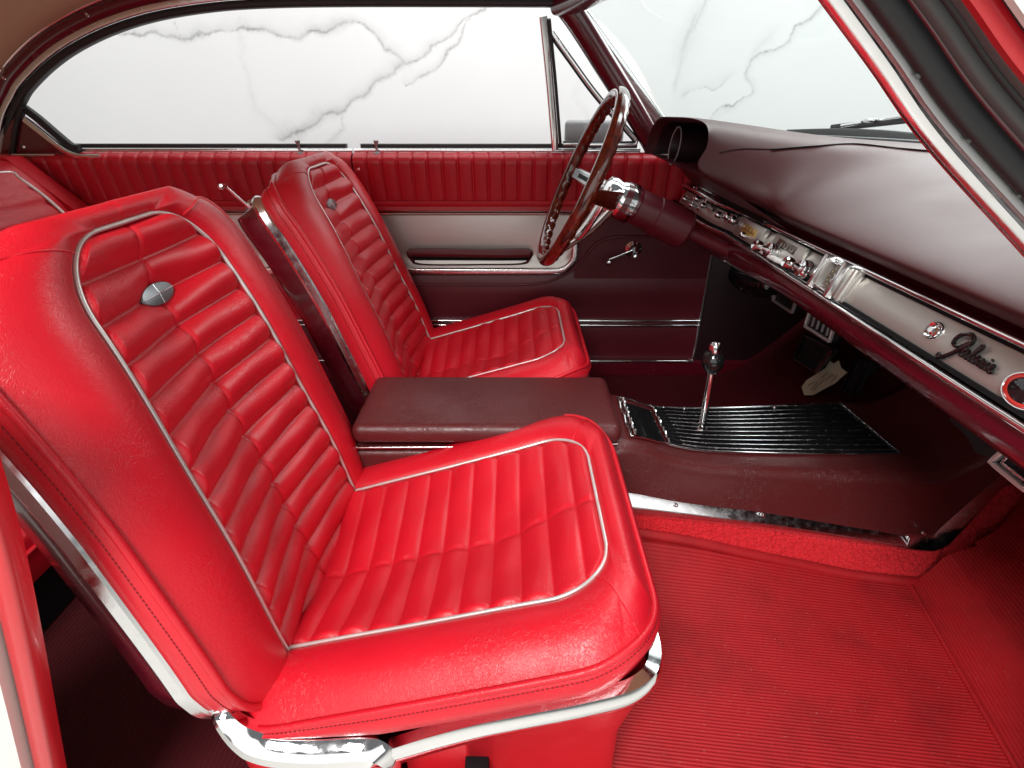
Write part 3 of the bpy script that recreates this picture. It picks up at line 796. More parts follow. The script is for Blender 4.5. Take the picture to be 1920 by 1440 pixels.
def dashes(name, path, m, parent, step=.0062, ln=.0042, r=.0009):
    p = crs(path, 1600); s_ = np.concatenate([[0], np.cumsum(np.linalg.norm(np.diff(p, axis=0), axis=1))])
    parts = []
    for a in np.arange(0, s_[-1] - ln, step):
        q = np.array([[np.interp(a + ln * k, s_, p[:, i]) for i in range(3)] for k in (0, .5, 1)])
        parts.append(sweep_vf(q, circ(r, 5), out=(.3, .5, .8)))
    v, f = join_vf(parts); return mesh(name, v, f, m, parent, True, 0)
def make_seat(yc, label):
    root = thing('bucket_seat', label, 'car seat', (-.15, yc, -.12), 'front bucket seats')
    off = np.array([0, yc, 0])
    U = np.linspace(-1, 1, 201); U = np.sign(U) * (1 - (1 - np.abs(U)) ** 1.15)
    Hs = np.concatenate([np.linspace(0, HI - .02, 210, endpoint=False), HI - .02 + (HB - HI + .02) * np.sin(np.linspace(0, 1, 50) * math.pi / 2)])
    Hs = np.minimum(Hs, HB - 1e-5)
    hh, uu = np.meshgrid(Hs, U, indexing='ij')
    ss = uu * WB(hh)
    P = bsurf(ss, hh) + off
    back = gridobj('backrest', P, M['red'], root, flip=False)
    # outline, walked near side up, over the top, down the far side
    hs = np.concatenate([np.linspace(0.0, HB - .10, 70, endpoint=False), HB - .10 + .10 * np.sin(np.linspace(0, 1, 40) * math.pi / 2)]); hs = np.minimum(hs, HB - 1e-5)
    wl = WB(hs)
    top_s = np.linspace(-wl[-1], wl[-1], 14)[1:-1]
    os_ = np.concatenate([-wl, top_s, wl[::-1]]); oh = np.concatenate([hs, np.full(12, HB - 1e-5), hs[::-1]])
    def ring(nof, inset=0.0, outw=0.0):
        x, z, nx_, nz_ = bpos(oh)
        wmax = WB(oh); k = 1 - inset
        h2 = oh
        x, z, nx_, nz_ = bpos(h2)
        hh_ = np.sign(os_) * outw * (1 - sstep(HB - .06, HB, oh)); up = outw * sstep(HB - .12, HB, oh)
        return np.stack([x + nx_ * nof - nz_ * up * 0, os_ * k + hh_, z + nz_ * nof + up], -1) + off
    ed = edrop(oh)
    tk = .028 + .012 * (1 - oh / HB)            # side panel is deeper low down
    side = np.stack([ring(-ed), ring(-ed - .005, 0, .0035), ring(-ed - .008 - tk * .5, 0, .007), ring(-ed - .008 - tk * .9, 0, .003), ring(-ed - .008 - tk, 0, .001)])
    gridobj('side_panel', side, M['red'], root, flip=True)
    tube('edge_welt', ring(-ed + .001, 0, .0026), .0050, M['red'], root, 8)
    dashes('stitching', side[1] * .45 + side[2] * .55, M['thread'], root)
    chrome_path = ring(-ed - .008 - tk - .010, 0, .0035)
    sweep('chrome_edge', chrome_path[2:-2], [(-.012, -.008), (.012, -.008), (.012, .001), (.009, .004), (-.004, .006), (-.012, .001)], M['chrome_soft'], root,
          out=unit(np.stack([np.zeros(len(os_)), os_, 1.2 * np.clip(oh - HB + .12, 0, .12) / .12 * np.abs(.25) + 0 * os_], -1))[2:-2])
    dk = .018
    sh = [ring(-ed - .008 - tk - .018, 0, .002), ring(-ed - .008 - tk - .030, .0, .0), ring(-ed - .008 - tk - .062, .03, 0), ring(-ed - .008 - tk - .085, .10, 0), ring(-ed - .008 - tk - .098, .25, 0), ring(-ed - .008 - tk - .104, .6, 0), ring(-ed - .008 - tk - .105, .98, 0)]
    gridobj('seat_shell', np.stack(sh), M['maroon_paint'], root, flip=True)
    # piping round the fluted inset
    hp = np.concatenate([np.linspace(.02, HI - .09, 60, endpoint=False), HI - .09 + .09 * np.sin(np.linspace(0, 1, 30) * math.pi / 2)])
    hp = np.minimum(hp, HI - 1e-5); wp_ = WI(hp); tp = np.linspace(-wp_[-1], wp_[-1], 12)[1:-1]
    ps_ = np.concatenate([-wp_, tp, wp_[::-1]]); ph_ = np.concatenate([hp, np.full(10, HI), hp[::-1]])
    x, z, nx_, nz_ = bpos(ph_)
    path = crs(bsurf(ps_, ph_, .0050) + off, 200)
    tube('piping', path, .0029, M['piping'], back, 8, out=np.array([.9, 0, .35]))
    # stitched seams at the top corners
    for sg in (-1, 1):
        a = np.linspace(0, 1, 20)
        sx = sg * (WI(HI - .03) * .92 + a * .075); hx = HI - .015 + a * .018
        tube('corner_seam', bsurf(sx, hx, .0) + off, .0016, M['red'], back, 6, out=np.array([.9, 0, .35]))
    # oval badge with a fine cross
    x, z, nx_, nz_ = bpos(BADGE_H)
    n_ = np.array([nx_, 0, nz_]); c_ = bsurf(np.array(0.0), np.array(BADGE_H), .021) + off
    bd = lathe('badge', [(.034, -.022), (.034, 0), (.032, .0016), (.018, .0026), (0, .003)], c_, n_, M['grey_metal'], root, 36, sx=1.0, sy=.42, up=(0, 0, 1))
    t_ = np.array([-nz_, 0, nx_])
    sweep('cross', np.array([c_ + np.array([0, -.032, 0]) + n_ * .0020, c_ + n_ * .0034, c_ + np.array([0, .032, 0]) + n_ * .0020]), rrect(.0014, .001, .0003), M['chrome'], bd, out=n_)
    sweep('cross', np.array([c_ - t_ * .0132 + n_ * .0020, c_ + n_ * .0034, c_ + t_ * .0132 + n_ * .0020]), rrect(.0014, .001, .0003), M['chrome'], bd, out=n_)
    # ---------------- cushion
    Xs = np.concatenate([np.linspace(-.40, XI - .03, 230, endpoint=False), XI - .03 + (XF - XI + .03) * np.sin(np.linspace(0, 1, 56) * math.pi / 2)])
    Xs = np.minimum(Xs, XF - 1e-5)
    xx, uu = np.meshgrid(Xs, U, indexing='ij')
    cu = gridobj('cushion', csurf(uu * WC(xx), xx) + off, M['red'], root, flip=True)
    xs = np.concatenate([np.linspace(-.40, XF - .12, 60, endpoint=False), XF - .12 + .12 * np.sin(np.linspace(0, 1, 44) * math.pi / 2)]); xs = np.minimum(xs, XF - 1e-5)
    w = WC(xs); fs = np.linspace(-w[-1], w[-1], 24)[1:-1]
    cs = np.concatenate([-w, fs, w[::-1]]); cx = np.concatenate([xs, np.full(22, XF - 1e-5), xs[::-1]])
    rim = csurf(cs, cx) + off
    tang = unit(np.gradient(rim, axis=0)); outw = unit(np.cross(tang, np.array([0, 0, 1.0])))
    if outw[len(outw) // 2, 0] < 0: outw = -outw
    trim_z = np.interp(cx, [-.40, -.257, -.17, -.043, .091, .172, .2], [.075, .062, .062, .10, .145, .168, .170])
    dep = rim[:, 2] - trim_z
    rings = []
    for k, o_ in ((0, 0), (.10, .006), (.35, .012), (.65, .010), (.9, .0), (1.08, -.02)):
        r_ = rim + outw * o_; r_[:, 2] = rim[:, 2] - dep * k; rings.append(r_)
    gridobj('cushion_side', np.stack(rings), M['red'], root, flip=True)
    dashes('cushion_stitching', rings[1] * .75 + rings[2] * .25, M['thread'], root)
    tube('cushion_welt', rim + outw * .0025, .0050, M['red'], cu, 8)
    xp = np.concatenate([np.linspace(-.37, XI - .10, 60, endpoint=False), XI - .10 + .10 * np.sin(np.linspace(0, 1, 30) * math.pi / 2)]); xp = np.minimum(xp, XI - 1e-5)
    wq = WIC(xp); fq = np.linspace(-wq[-1], wq[-1], 14)[1:-1]
    ps_ = np.concatenate([-wq, fq, wq[::-1]]); px_ = np.concatenate([xp, np.full(12, XI - 1e-5), xp[::-1]])
    tube('piping', crs(csurf(ps_, px_, .0040) + off, 200), .0029, M['piping'], cu, 8)
    for sg in (-1, 1):
        a = np.linspace(0, 1, 16); sx = sg * (.165 + a * .085); hx = .112 + a * .045
        tube('corner_seam', csurf(sx, hx, .0) + off, .0016, M['red'], cu, 6)
    # chrome base trim on the outer side and round the front
    tx = [(-.157, -.292, .032), (-.10, -.294, .066), (-.043, -.295, .094), (.02, -.296, .118), (.091, -.296, .143), (.150, -.290, .163), (.180, -.262, .172), (.186, -.20, .168), (.184, -.10, .165), (.184, 0, .165), (.184, .12, .165), (.184, .20, .168), (.176, .262, .172), (.150, .290, .163), (.06, .296, .135), (-.157, .292, .032)]
    tp = crs([(a_, b_ + yc, c__) for a_, b_, c__ in tx], 130)
    tt = unit(np.gradient(tp, axis=0)); oo = unit(np.cross(tt, np.array([0, 0, 1.0])))
    if oo[65, 0] < 0: oo = -oo
    sweep('base_trim', tp, [(-.016, -.012), (.016, -.012), (.015, .003), (.008, .007), (-.008, .007), (-.015, .003)], M['chrome'], root, out=oo)
    # painted base under the trim, down to the floor
    bp_ = tp - oo * .004
    lo = bp_.copy(); lo[:, 2] = -.118
    lo -= oo * .030; lo[:, 0] = np.minimum(lo[:, 0], .178)
    mid = bp_ - oo * .006; mid[:, 2] -= .055 - .01
    mid2 = lo.copy(); mid2[:, 2] = np.minimum(mid[:, 2] - .02, .02)
    base = np.stack([bp_ + np.array([0, 0, -.002]), mid, mid2, lo])
    sb = gridobj('seat_base', base, M['red_paint'], root, flip=True, angle=50)
    cc = np.array([-.030, yc - .292, .012])
    # hinge cover with its own chrome cap
    hx = [(-.385, -.270, .105), (-.372, -.286, .098), (-.350, -.294, .070), (-.318, -.298, .052), (-.26, -.300, .047), (-.205, -.299, .050), (-.178, -.297, .042), (-.166, -.294, .015), (-.164, -.290, -.02)]
    hp_ = crs([(a_, b_ + yc, c__) for a_, b_, c__ in hx], 60)
    sweep('hinge_cap', hp_, [(-.013, -.012), (.013, -.012), (.012, .004), (.004, .009), (-.006, .008), (-.013, .003)], M['chrome'], root, out=np.array([0, -1, .75]), scale=np.concatenate([np.linspace(.7, 1.45, 15), np.full(30, 1.45), np.linspace(1.45, .7, 15)]))
    hl = hp_.copy(); hl[:, 1] += .012; hl[:, 2] = -.10; hm = hp_.copy(); hm[:, 2] -= .05; hm[:, 1] += .002; hm[:, 2] = np.minimum(hm[:, 2], hp_[:, 2] - .002)
    gridobj('hinge_cover', np.stack([hp_ + np.array([0, .004, 0]), hm, hl]), M['red_paint'], root, flip=True)
    tabm = box('adjuster_slot', (-.052, yc - .2720, -.070), (.034, .03, .07), M['black_mat'], root, bev=.003)
    return root
M['grey_metal'] = mat('badge_metal', (.24, .245, .26), .3, .85)
seat1 = make_seat(-.385, 'near bright red bucket seat with oval badge, closest to the open doorway')
seat2 = copy_tree(seat1); seat2.location = (-.150, .358, -.118)
_ph, _pv = math.radians(-5.9), Vector((-.33, 0, .76))
_Rm = Matrix.Rotation(_ph, 3, 'Y')
for ch in seat2.children:                      # the driver's backrest is set a notch further back
    if ch.name.split('.')[0] in ('backrest', 'side_panel', 'edge_welt', 'chrome_edge', 'seat_shell', 'badge', 'stitching'):

        ch.rotation_euler = (0, _ph, 0); ch.location = _pv - _Rm @ _pv + Vector((0, 0, -.012))
seat2['label'] = 'far red bucket seat behind the steering wheel, against the far door'

# ---- rear bench
rs = thing('rear_seat', 'red fluted rear bench seat at the left edge behind the front seats', 'rear seat', (-1.3, 0, -.1))
ph = crs([(-1.10, .10), (-1.21, .30), (-1.32, .50), (-1.41, .62), (-1.47, .650), (-1.53, .660)], 60)
P = np.zeros((60, 160, 3)); Y = np.linspace(-.62, .585, 160)
for i, (x, z) in enumerate(ph):
    for j, y in enumerate(Y):
        e = max(0, abs(y + .0175) - .56) / .045
        fl = .010 * abs(math.sin(math.pi * (i / 60 * .75) / .05)) ** .6 if abs(y) < .52 and i < 46 else .006
        P[i, j] = (x + fl - .03 * e ** 2, y, z - .012 * e ** 2)
gridobj('seat_back', P, M['red'], rs, flip=True)
tube('back_piping', crs([(-1.09, .525, .14), (-1.20, .525, .32), (-1.305, .525, .50), (-1.385, .515, .60), (-1.41, .47, .622), (-1.41, 0, .626)], 80), .004, M['piping'], rs, 8, out=_out)
prism('seat_side', [(-1.10, .588, .10), (-1.32, .588, .50), (-1.47, .588, .650), (-1.6, .588, .66), (-1.6, .588, .10)], (0, .06, 0), M['red'], rs)
cp = crs([(-1.15, .06), (-1.02, .095), (-.94, .105), (-.905, .09), (-.90, .06)], 30)
P = np.zeros((30, 40, 3))
for i, (x, z) in enumerate(cp):
    for j, y in enumerate(np.linspace(-.62, .6, 40)): P[i, j] = (x, y, z)
gridobj('seat_cushion', P, M['red'], rs)
P = np.array([[(x, y, z) for y in np.linspace(-.62, .6, 12)] for x, z in [(-.90, .06), (-.898, .03), (-.905, -.005)]])
gridobj('cushion_front', P, M['red'], rs)
tube('cushion_welt', np.array([(-.899, y, .058) for y in np.linspace(-.62, .6, 10)]), .005, M['red'], rs, 8)
tube('cushion_piping', crs([(-1.12, -.55, .085), (-1.0, -.53, .108), (-.96, -.45, .112), (-.955, 0, .112)], 30), .004, M['piping'], rs, 8)
box('seat_riser', (-.98, 0, -.06), (.12, 1.22, .12), M['black_mat'], rs)

# ================================================================== CONSOLE
con = thing('centre_console', 'dark maroon vinyl console with armrest lid and black ribbed shift plate', 'console', (.3, -.03, -.12))
YC = -.035
# armrest lid
box('armrest_lid', (-.057, YC, .186), (.562, .238, .046), M['maroon_vinyl'], con, bev=.020, seg=7)
sweep('lid_seam', np.array([(-.33, YC - .1165, .157), (-.05, YC - .1165, .160), (.215, YC - .1165, .168)]), rrect(.004, .004, .001), M['chrome_soft'], con, out=_out)
# console body: lofted sections from rear to front
secs = [  # x, z top, half width top, half width bottom, z bottom
    (-.335, .150, .108, .112, -.12), (-.20, .152, .109, .115, -.12), (.10, .158, .110, .118, -.10), (.205, .166, .110, .122, -.05), (.24, .164, .109, .124, .0),
    (.28, .150, .106, .126, .0), (.34, .122, .104, .128, .0), (.42, .104, .106, .129, -.01), (.55, .097, .110, .130, -.03), (.70, .094, .116, .130, -.055), (.84, .093, .118, .130, -.085), (.93, .098, .117, .129, -.09), (1.0, .135, .112, .122, .04), (1.12, .26, .11, .12, .15)]
S_ = np.array(secs); xs = np.linspace(-.335, 1.12, 130)
ip = crs(S_, 400); ip = ip[np.argsort(ip[:, 0])]
P = np.zeros((130, 40, 3))
for i, x in enumerate(xs):
    zt, wt, wb, zb = [np.interp(x, ip[:, 0], ip[:, c]) for c in (1, 2, 3, 4)]
    r = .022
    sec = [(-wb - .004, zb - .03), (-wb, zb + .03)]
    for a in np.linspace(0, math.pi / 2, 9): sec.append((-wt + r * .9 - r * math.cos(a) * 1.1, zt - r + r * math.sin(a)))
    sec = crs(np.array(sec), 18); mid = np.linspace(sec[-1, 0], -sec[-1, 0], 6)[1:-1]
    full = np.vstack([sec, [(m_, zt + .002) for m_ in mid], sec[::-1] * np.array([-1, 1])])
    full[:, 0] *= np.where(full[:, 0] > 0, 1 + np.interp(x, [.22, .40, .85, 1.1], [0, .30, .70, .70]), 1); P[i] = np.stack([np.full(40, x), full[:, 0] + YC, full[:, 1]], 1)
gridobj('console_body', P, M['maroon_vinyl'], con, flip=False)
prism('rear_face', [tuple(p) for p in P[0]], (.003, 0, 0), M['maroon_vinyl'], con)
def ztop(x): return float(np.interp(x, ip[:, 0], ip[:, 1]))
# black ribbed shift plate on top
pl = [(.245, -.082, .080), (.30, -.082, .080), (.38, -.080, .085), (.50, -.080, .098), (.70, -.080, .104), (.862, -.080, .106)]
xs = np.linspace(.248, .862, 60)
def pedge(x, far):
    e = np.interp(x, [.245, .40, .70, .862], [.080, .125, .158, .172])
    return YC + (e if far else -np.interp(x, [.245, .33, .862], [.088, .060, .052]))
nrb = 11
P = []
for x in xs:
    row = []
    ya, yb = pedge(x, False), pedge(x, True)
    for r in range(nrb):
        for o, h in ((.05, .003), (.3, .003), (.42, .0095), (.58, .0095), (.7, .003)):
            row.append((x, ya + (yb - ya) * (r + o) / nrb, ztop(x) + h))
    row.append((x, yb, ztop(x) + .003)); P.append(row)
P = np.array(P)
# diagonal front end: near side reaches further forward
for i in range(P.shape[0]):
    k = i / (P.shape[0] - 1)
    P[i, :, 0] += k * (P[i, :, 1] - (YC + .02)) * -.06
sp = gridobj('shift_plate', P[9:], M['black'], con, flip=True, angle=25)
sweep('plate_bezel', np.vstack([P[0, :, :][::-4], P[:, 0, :], np.linspace(P[-1, 0], P[-1, -1], 14), P[::-1, -1, :]]) + np.array([0, 0, .003]), rrect(.006, .005, .0015), M['chrome'], sp)
for r in range(nrb):
    sweep('rib_edge', P[12:, r * 5 + 2, :] * .5 + P[12:, r * 5 + 3, :] * .5 + np.array([0, 0, .0012]), rrect(.0034, .0018, .0006), M['chrome_soft'], sp)
gridobj('plate_cover', P[1:9][:, ::45] + np.array([0, 0, .007]), M['black'], con, flip=True)
sweep('cover_edge', P[9, ::3, :] + np.array([0, 0, .006]), rrect(.005, .005, .0015), M['chrome'], con)
tube('cover_beads', P[1, ::3, :] + np.array([0, 0, .006]), .004, M['chrome'], con, 8)
for (px, py) in ((1283, 766), (1452, 764), (1283, 834)):
    p = at(px, py, z=.112); lathe('plate_screw', [(0, .005), (.003, .004), (.005, 0)], p, (0, 0, 1), M['chrome'], sp, 12)
# chrome kick trim along the foot of the console
tp = crs([(.16, YC - .128, .035), (.276, YC - .130, .020), (.42, YC - .131, -.001), (.554, YC - .132, -.021), (.73, YC - .132, -.056), (.885, YC - .132, -.088)], 60)
kp = [(-.029, -.012), (.026, -.014), (.027, -.006), (.012, .010), (.005, .012), (-.027, .002)]
k1 = sweep('kick_trim', tp, kp, M['chrome_soft'], con, out=np.array([0, -1, .5]))
tp2 = crs([(.887, YC - .132, -.089), (.94, YC - .132, -.094), (.968, YC - .131, -.082), (.985, YC - .128, -.045), (1.03, YC - .118, .06), (1.08, YC - .11, .16), (1.12, YC - .10, .24)], 50)
k2 = sweep('kick_trim', tp2, np.array(kp) * 1.06, M['chrome_soft'], con, out=np.array([-.1, -1, .25]))
sweep('trim_joint', np.array([tp2[0] + np.array([0, -.009, .022]), tp2[0] + np.array([0, -.012, .0]), tp2[0] + np.array([0, -.008, -.020])]), rrect(.003, .003, .001), M['chrome_soft'], k2, out=_out)
for p in (at(1431, 966, y=-.176), at(1268, 948, y=-.174)): lathe('trim_screw', [(0, .003), (.003, .0025), (.0045, 0), (.0045, -.004)], p, (0, -1, .3), M['chrome_soft'], k1, 12)
lathe('trim_screw', [(0, .003), (.003, .0025), (.0045, 0), (.0045, -.004)], at(1733, 1000, y=-.177), (0, -1, .3), M['chrome_soft'], k2, 12)

# gear lever
gl = thing('gear_lever', 'chrome gear lever with black ball knob and chrome cap on console', 'gear lever', (.447, 0, .10))
b, t = np.array([.447, .0, .10]), np.array([.442, .0, .262])
tube('shaft', np.array([b, b * .5 + t * .5, t]), .0085, M['chrome'], gl, 16, out=(1, 0, 0))
ax = unit(t - b)
lathe('knob', [(.008, -.006), (.013, -.002), (.0215, .010), (.0245, .024), (.0215, .038), (.013, .047), (.0, .048)], t, ax, M['black'], gl, 32)
lathe('cap', [(.012, .044), (.0125, .050), (.0130, .062), (.011, .066), (.009, .067), (.0085, .064), (0, .064)], t, ax, M['chrome'], gl, 28)
lathe('boot_ring', [(.016, 0), (.016, .006), (.011, .010), (.009, .010)], b + np.array([0, 0, .0]), (0, 0, 1), M['chrome'], gl, 24)

# ================================================================== STEERING
swt = thing('steering_wheel', 'wood grain steering wheel with chrome spokes and finger grips', 'steering wheel', (.262, .36, .575))
WCn = np.array([.163, .36, .617]); WN = unit(np.array([.41, 0, -.18])); WU = unit(np.array([.18, 0, .41])); WL = np.array([0, 1.0, 0])
RW = .212
def rim_mesh():
    n, k = 216, 16
    G = np.zeros((n, k, 3))
    for i in range(n):
        a = 2 * math.pi * i / n
        rad = WU * math.sin(a) + WL * math.cos(a)
        grip = .0032 * (0.5 - .5 * math.cos(a * 40))
        for j in range(k):
            b = 2 * math.pi * j / k
            r0 = .0150
            dr = r0 * math.cos(b) * 1.0; dn = r0 * 1.15 * math.sin(b)
            g_ = grip * max(0, math.sin(b) * .8 + max(0, -math.cos(b)) * .8)
            G[i, j] = WCn + rad * (RW + dr + (g_ if math.cos(b) < 0 else 0)) + WN * (dn - (g_ if math.sin(b) > 0 else 0))
    return G
gridobj('rim', rim_mesh(), M['wood'], swt, closeu=True, closev=True)
HUB = np.array([.255, .36, .580])
for ang, nm in ((0, ''), (180, ''), (270, '')):
    a = math.radians(ang); rad = WU * math.sin(a) + WL * math.cos(a)
    p0 = HUB + rad * .03; p1 = WCn + rad * (RW - .006) + WN * .004
    pth = crs([p0, p0 * .62 + p1 * .38 + WN * .012, p0 * .25 + p1 * .75 + WN * .008, p1], 24)
    sp_ = sweep('spoke', pth, rrect(.040, .009, .004), M['chrome'], swt, out=-WN, scale=np.linspace(1.15, .72, 24))
    sweep('spoke_back', pth + WN * .009, rrect(.044, .012, .005), M['wood'], sp_, out=-WN, scale=np.linspace(1.15, .75, 24))
    sweep('slot', pth[6:20] - WN * .0052, rrect(.012, .002, .0008), M['black'], sp_, out=-WN)
lathe('hub', [(.0, -.036), (.026, -.034), (.040, -.026), (.044, -.012), (.040, .004), (.046, .020), (.050, .034), (.05, .05)], HUB, WN, M['chrome'], swt, 40)
lathe('hub_shroud', [(.047, .018), (.050, .034), (.050, .058), (.042, .066)], HUB, WN, M['maroon_paint'], swt, 40)
hr = np.array([HUB - WN * .045 + (WU * math.sin(a) + WL * math.cos(a)) * .132 for a in np.linspace(math.radians(170), math.radians(370), 60)])
tube('horn_ring', hr, .0060, M['chrome'], swt, 10, out=-WN)
for a in (175, 365, 270):
    r_ = WU * math.sin(math.radians(a)) + WL * math.cos(math.radians(a))
    tube('horn_ring_arm', np.array([HUB - WN * .028 + r_ * .03, HUB - WN * .034 + r_ * .08, HUB - WN * .045 + r_ * .130]), .0055, M['chrome'], swt, 8, out=-WN)
sc_ = thing('steering_column', 'dark maroon steering column shroud behind the wheel', 'steering column', (.45, .36, .49))
lathe('shroud', [(.042, .050), (.045, .054), (.046, .062), (.046, .115), (.0485, .118), (.0485, .122), (.050, .17), (.051, .206), (.045, .214), (.018, .216), (.018, .36)], HUB, WN, M['maroon_smooth'], sc_, 44)
tube('signal_lever', crs([HUB + WN * .08 + WL * .05, HUB + WN * .06 + WL * .12 + WU * .02, HUB + WN * .04 + WL * .19 + WU * .03], 12), .0045, M['chrome'], sc_, 8)

# ================================================================== DASHBOARD
dash = thing('dashboard', 'maroon padded dashboard with chrome controls and silver trim panel', 'dashboard', (.7, 0, .5))
def dx(y):      # the face sweeps toward the driver at the far end
    return -.085 * sstep(.36, .78, y)
def cr_u(P, m):
    """Catmull-Rom along the first axis, m samples per span"""
    P = np.asarray(P, float); E = np.concatenate([2 * P[:1] - P[1:2], P, 2 * P[-1:] - P[-2:-1]]); out = []
    for i in range(len(P) - 1):
        p0, p1, p2, p3 = E[i:i + 4]
        for t in np.linspace(0, 1, m, endpoint=False):
            out.append(.5 * (2 * p1 + (p2 - p0) * t + (2 * p0 - 5 * p1 + 4 * p2 - p3) * t * t + (3 * p1 - p0 - 3 * p2 + p3) * t ** 3))
    out.append(P[-1]); return np.array(out)
def prow(y, k=0.0):
    z = -.010 * (y + .1) * .4
    return [(.612, y, .5565 + z), (.588, y, .565 + z), (.567, y, .583 + z), (.576, y, .600 + z), (.63, y, .619 + z), (.75, y, .655 + z), (.88, y, .691), (1.03 - .30 * abs(y) ** 2.2, y, .705)]
pad_rows = [prow(y) for y in (-.78, -.60, -.40, -.25, -.10, .03)] + [
    [(.612, .11, .5565), (.588, .11, .565), (.567, .11, .584), (.576, .11, .602), (.63, .112, .626), (.75, .115, .661), (.88, .118, .693), (1.02, .12, .705)],
    [(.600, .185, .566), (.576, .166, .575), (.556, .152, .594), (.562, .155, .612), (.61, .163, .643), (.74, .166, .673), (.87, .168, .697), (1.0, .168, .706)],
    [(.505, .222, .606), (.490, .201, .614), (.480, .184, .631), (.484, .186, .649), (.56, .189, .673), (.70, .194, .685), (.86, .200, .699), (1.0, .20, .706)],
    [(.440, .222, .647), (.422, .205, .652), (.406, .194, .664), (.412, .193, .681), (.51, .197, .698), (.67, .205, .695), (.84, .220, .701), (1.0, .225, .706)],
    [(.445, .220, .694), (.430, .212, .699), (.422, .207, .706), (.430, .205, .713), (.53, .208, .714), (.67, .216, .703), (.83, .235, .702), (1.0, .245, .706)],
    [(.448, .240, .733), (.432, .234, .739), (.424, .232, .745), (.432, .233, .750), (.53, .238, .745), (.67, .252, .721), (.82, .280, .706), (.98, .30, .706)],
    [(.440, .300, .748), (.424, .300, .753), (.414, .300, .758), (.422, .300, .763), (.53, .305, .758), (.67, .315, .734), (.81, .335, .710), (.96, .35, .706)],
    [(.425, .420, .748), (.408, .420, .753), (.398, .420, .758), (.406, .420, .763), (.52, .420, .758), (.66, .420, .734), (.80, .420, .711), (.93, .42, .706)],
    [(.420, .540, .744), (.404, .540, .749), (.394, .540, .754), (.402, .540, .758), (.49, .540, .754), (.61, .540, .732), (.72, .540, .712), (.82, .54, .706)],
    [(.418, .605, .722), (.402, .610, .726), (.392, .613, .730), (.400, .615, .735), (.46, .618, .734), (.54, .620, .722), (.62, .625, .710), (.70, .63, .704)],
    [(.415, .630, .690), (.398, .636, .692), (.388, .640, .694), (.394, .643, .700), (.44, .648, .704), (.50, .652, .704), (.57, .656, .702), (.64, .66, .700)],
    [(.410, .640, .655), (.395, .647, .655), (.386, .652, .657), (.392, .655, .664), (.43, .660, .676), (.48, .664, .684), (.54, .668, .690), (.60, .672, .695)]]
PR = np.array(pad_rows)
L1 = cr_u(PR, 9); L2 = cr_u(np.swapaxes(L1, 0, 1), 9); PADG = np.swapaxes(L2, 0, 1)
for _it in range(170):                              # ease the sweep between pad and hood, leaving the rolled edge as it is
    A = PADG.copy()
    A[1:-1, 1:-1] = .25 * (PADG[:-2, 1:-1] + PADG[2:, 1:-1] + PADG[1:-1, :-2] + PADG[1:-1, 2:])
    wgt_ = np.clip((np.arange(PADG.shape[1]) - 20) / 14, 0, 1)[None, :, None]
    PADG = PADG + (A - PADG) * wgt_
gridobj('dash_pad', PADG, M['pad'], dash, flip=True)
_pv = PADG.reshape(-1, 3); _pw = (_pv - CAM) @ FV
_px = 960 + FPX * ((_pv - CAM) @ RV) / _pw; _py = 720 - FPX * ((_pv - CAM) @ UV) / _pw
_pn = unit(np.cross(np.gradient(PADG, axis=0), np.gradient(PADG, axis=1))).reshape(-1, 3); _pn[_pn[:, 2] < 0] *= -1
def pad_at(px, py):
    i = np.argsort((_px - px) ** 2 + (_py - py) ** 2)[:4]
    return _pv[i].mean(0) + _pn[i].mean(0) * .0012
sweep('pad_seam', crs([pad_at(1350, 285), pad_at(1390, 281), pad_at(1446, 279)], 24), rrect(.0022, .0012, .0004), M['black_mat'], dash)
sweep('defroster_slot', crs([pad_at(1446, 279), pad_at(1520, 274), pad_at(1600, 270), pad_at(1680, 277), pad_at(1760, 286)], 40), rrect(.010, .002, .0006), M['black_mat'], dash)
def zlift(y): return .034 * sstep(.45, .72, y)
def zlow(y): return .4765 + zlift(y)
def zup(y): return .5415 - .012 * (y + .08) + zlift(y)
def dline(x, zf, dx_=0, dz=0, y0=-.72, y1=.70, n=60):
    return np.array([(x + dx(y) + dx_, y, zf(y) + dz) for y in np.linspace(y0, y1, n)])
fo = np.array([-1.0, 0, .25])
# concave painted band over the chrome
P = np.zeros((80, 6, 3))
for i, y in enumerate(np.linspace(-.72, .71, 80)):
    for j, (a, b_) in enumerate([(.612, .030), (.622, .022), (.622, .012), (.612, .006), (.604, .004), (.604, .0)]):
        P[i, j] = (a + dx(y), y, zup(y) + b_)
gridobj('upper_band', P, M['maroon_paint'], dash, flip=False, angle=60)
sweep('upper_moulding', dline(.598, zup), rrect(.009, .014, .003), M['chrome'], dash, out=fo)
sweep('upper_groove', dline(.603, zup, 0, -.0085), rrect(.008, .006, .001), M['black_mat'], dash, out=fo)
sweep('lower_moulding', dline(.569, zlow), rrect(.009, .016, .003), M['chrome'], dash, out=fo)
sweep('lower_groove', dline(.577, zlow, 0, .0075), rrect(.006, .006, .001), M['black_mat'], dash, out=fo)
# silver facing
P = np.zeros((90, 8, 3))
for i, y in enumerate(np.linspace(-.72, .66, 90)):
    a = np.array([.580 + dx(y), zlow(y) + .0085]); b_ = np.array([.603 + dx(y), zup(y) - .009])
    for j, k in enumerate(np.linspace(0, 1, 8)):
        q = a + (b_ - a) * k; P[i, j] = (q[0] - .004 * math.sin(math.pi * k), y, q[1])
gridobj('facing_panel', P, M['silver'], dash, flip=False)
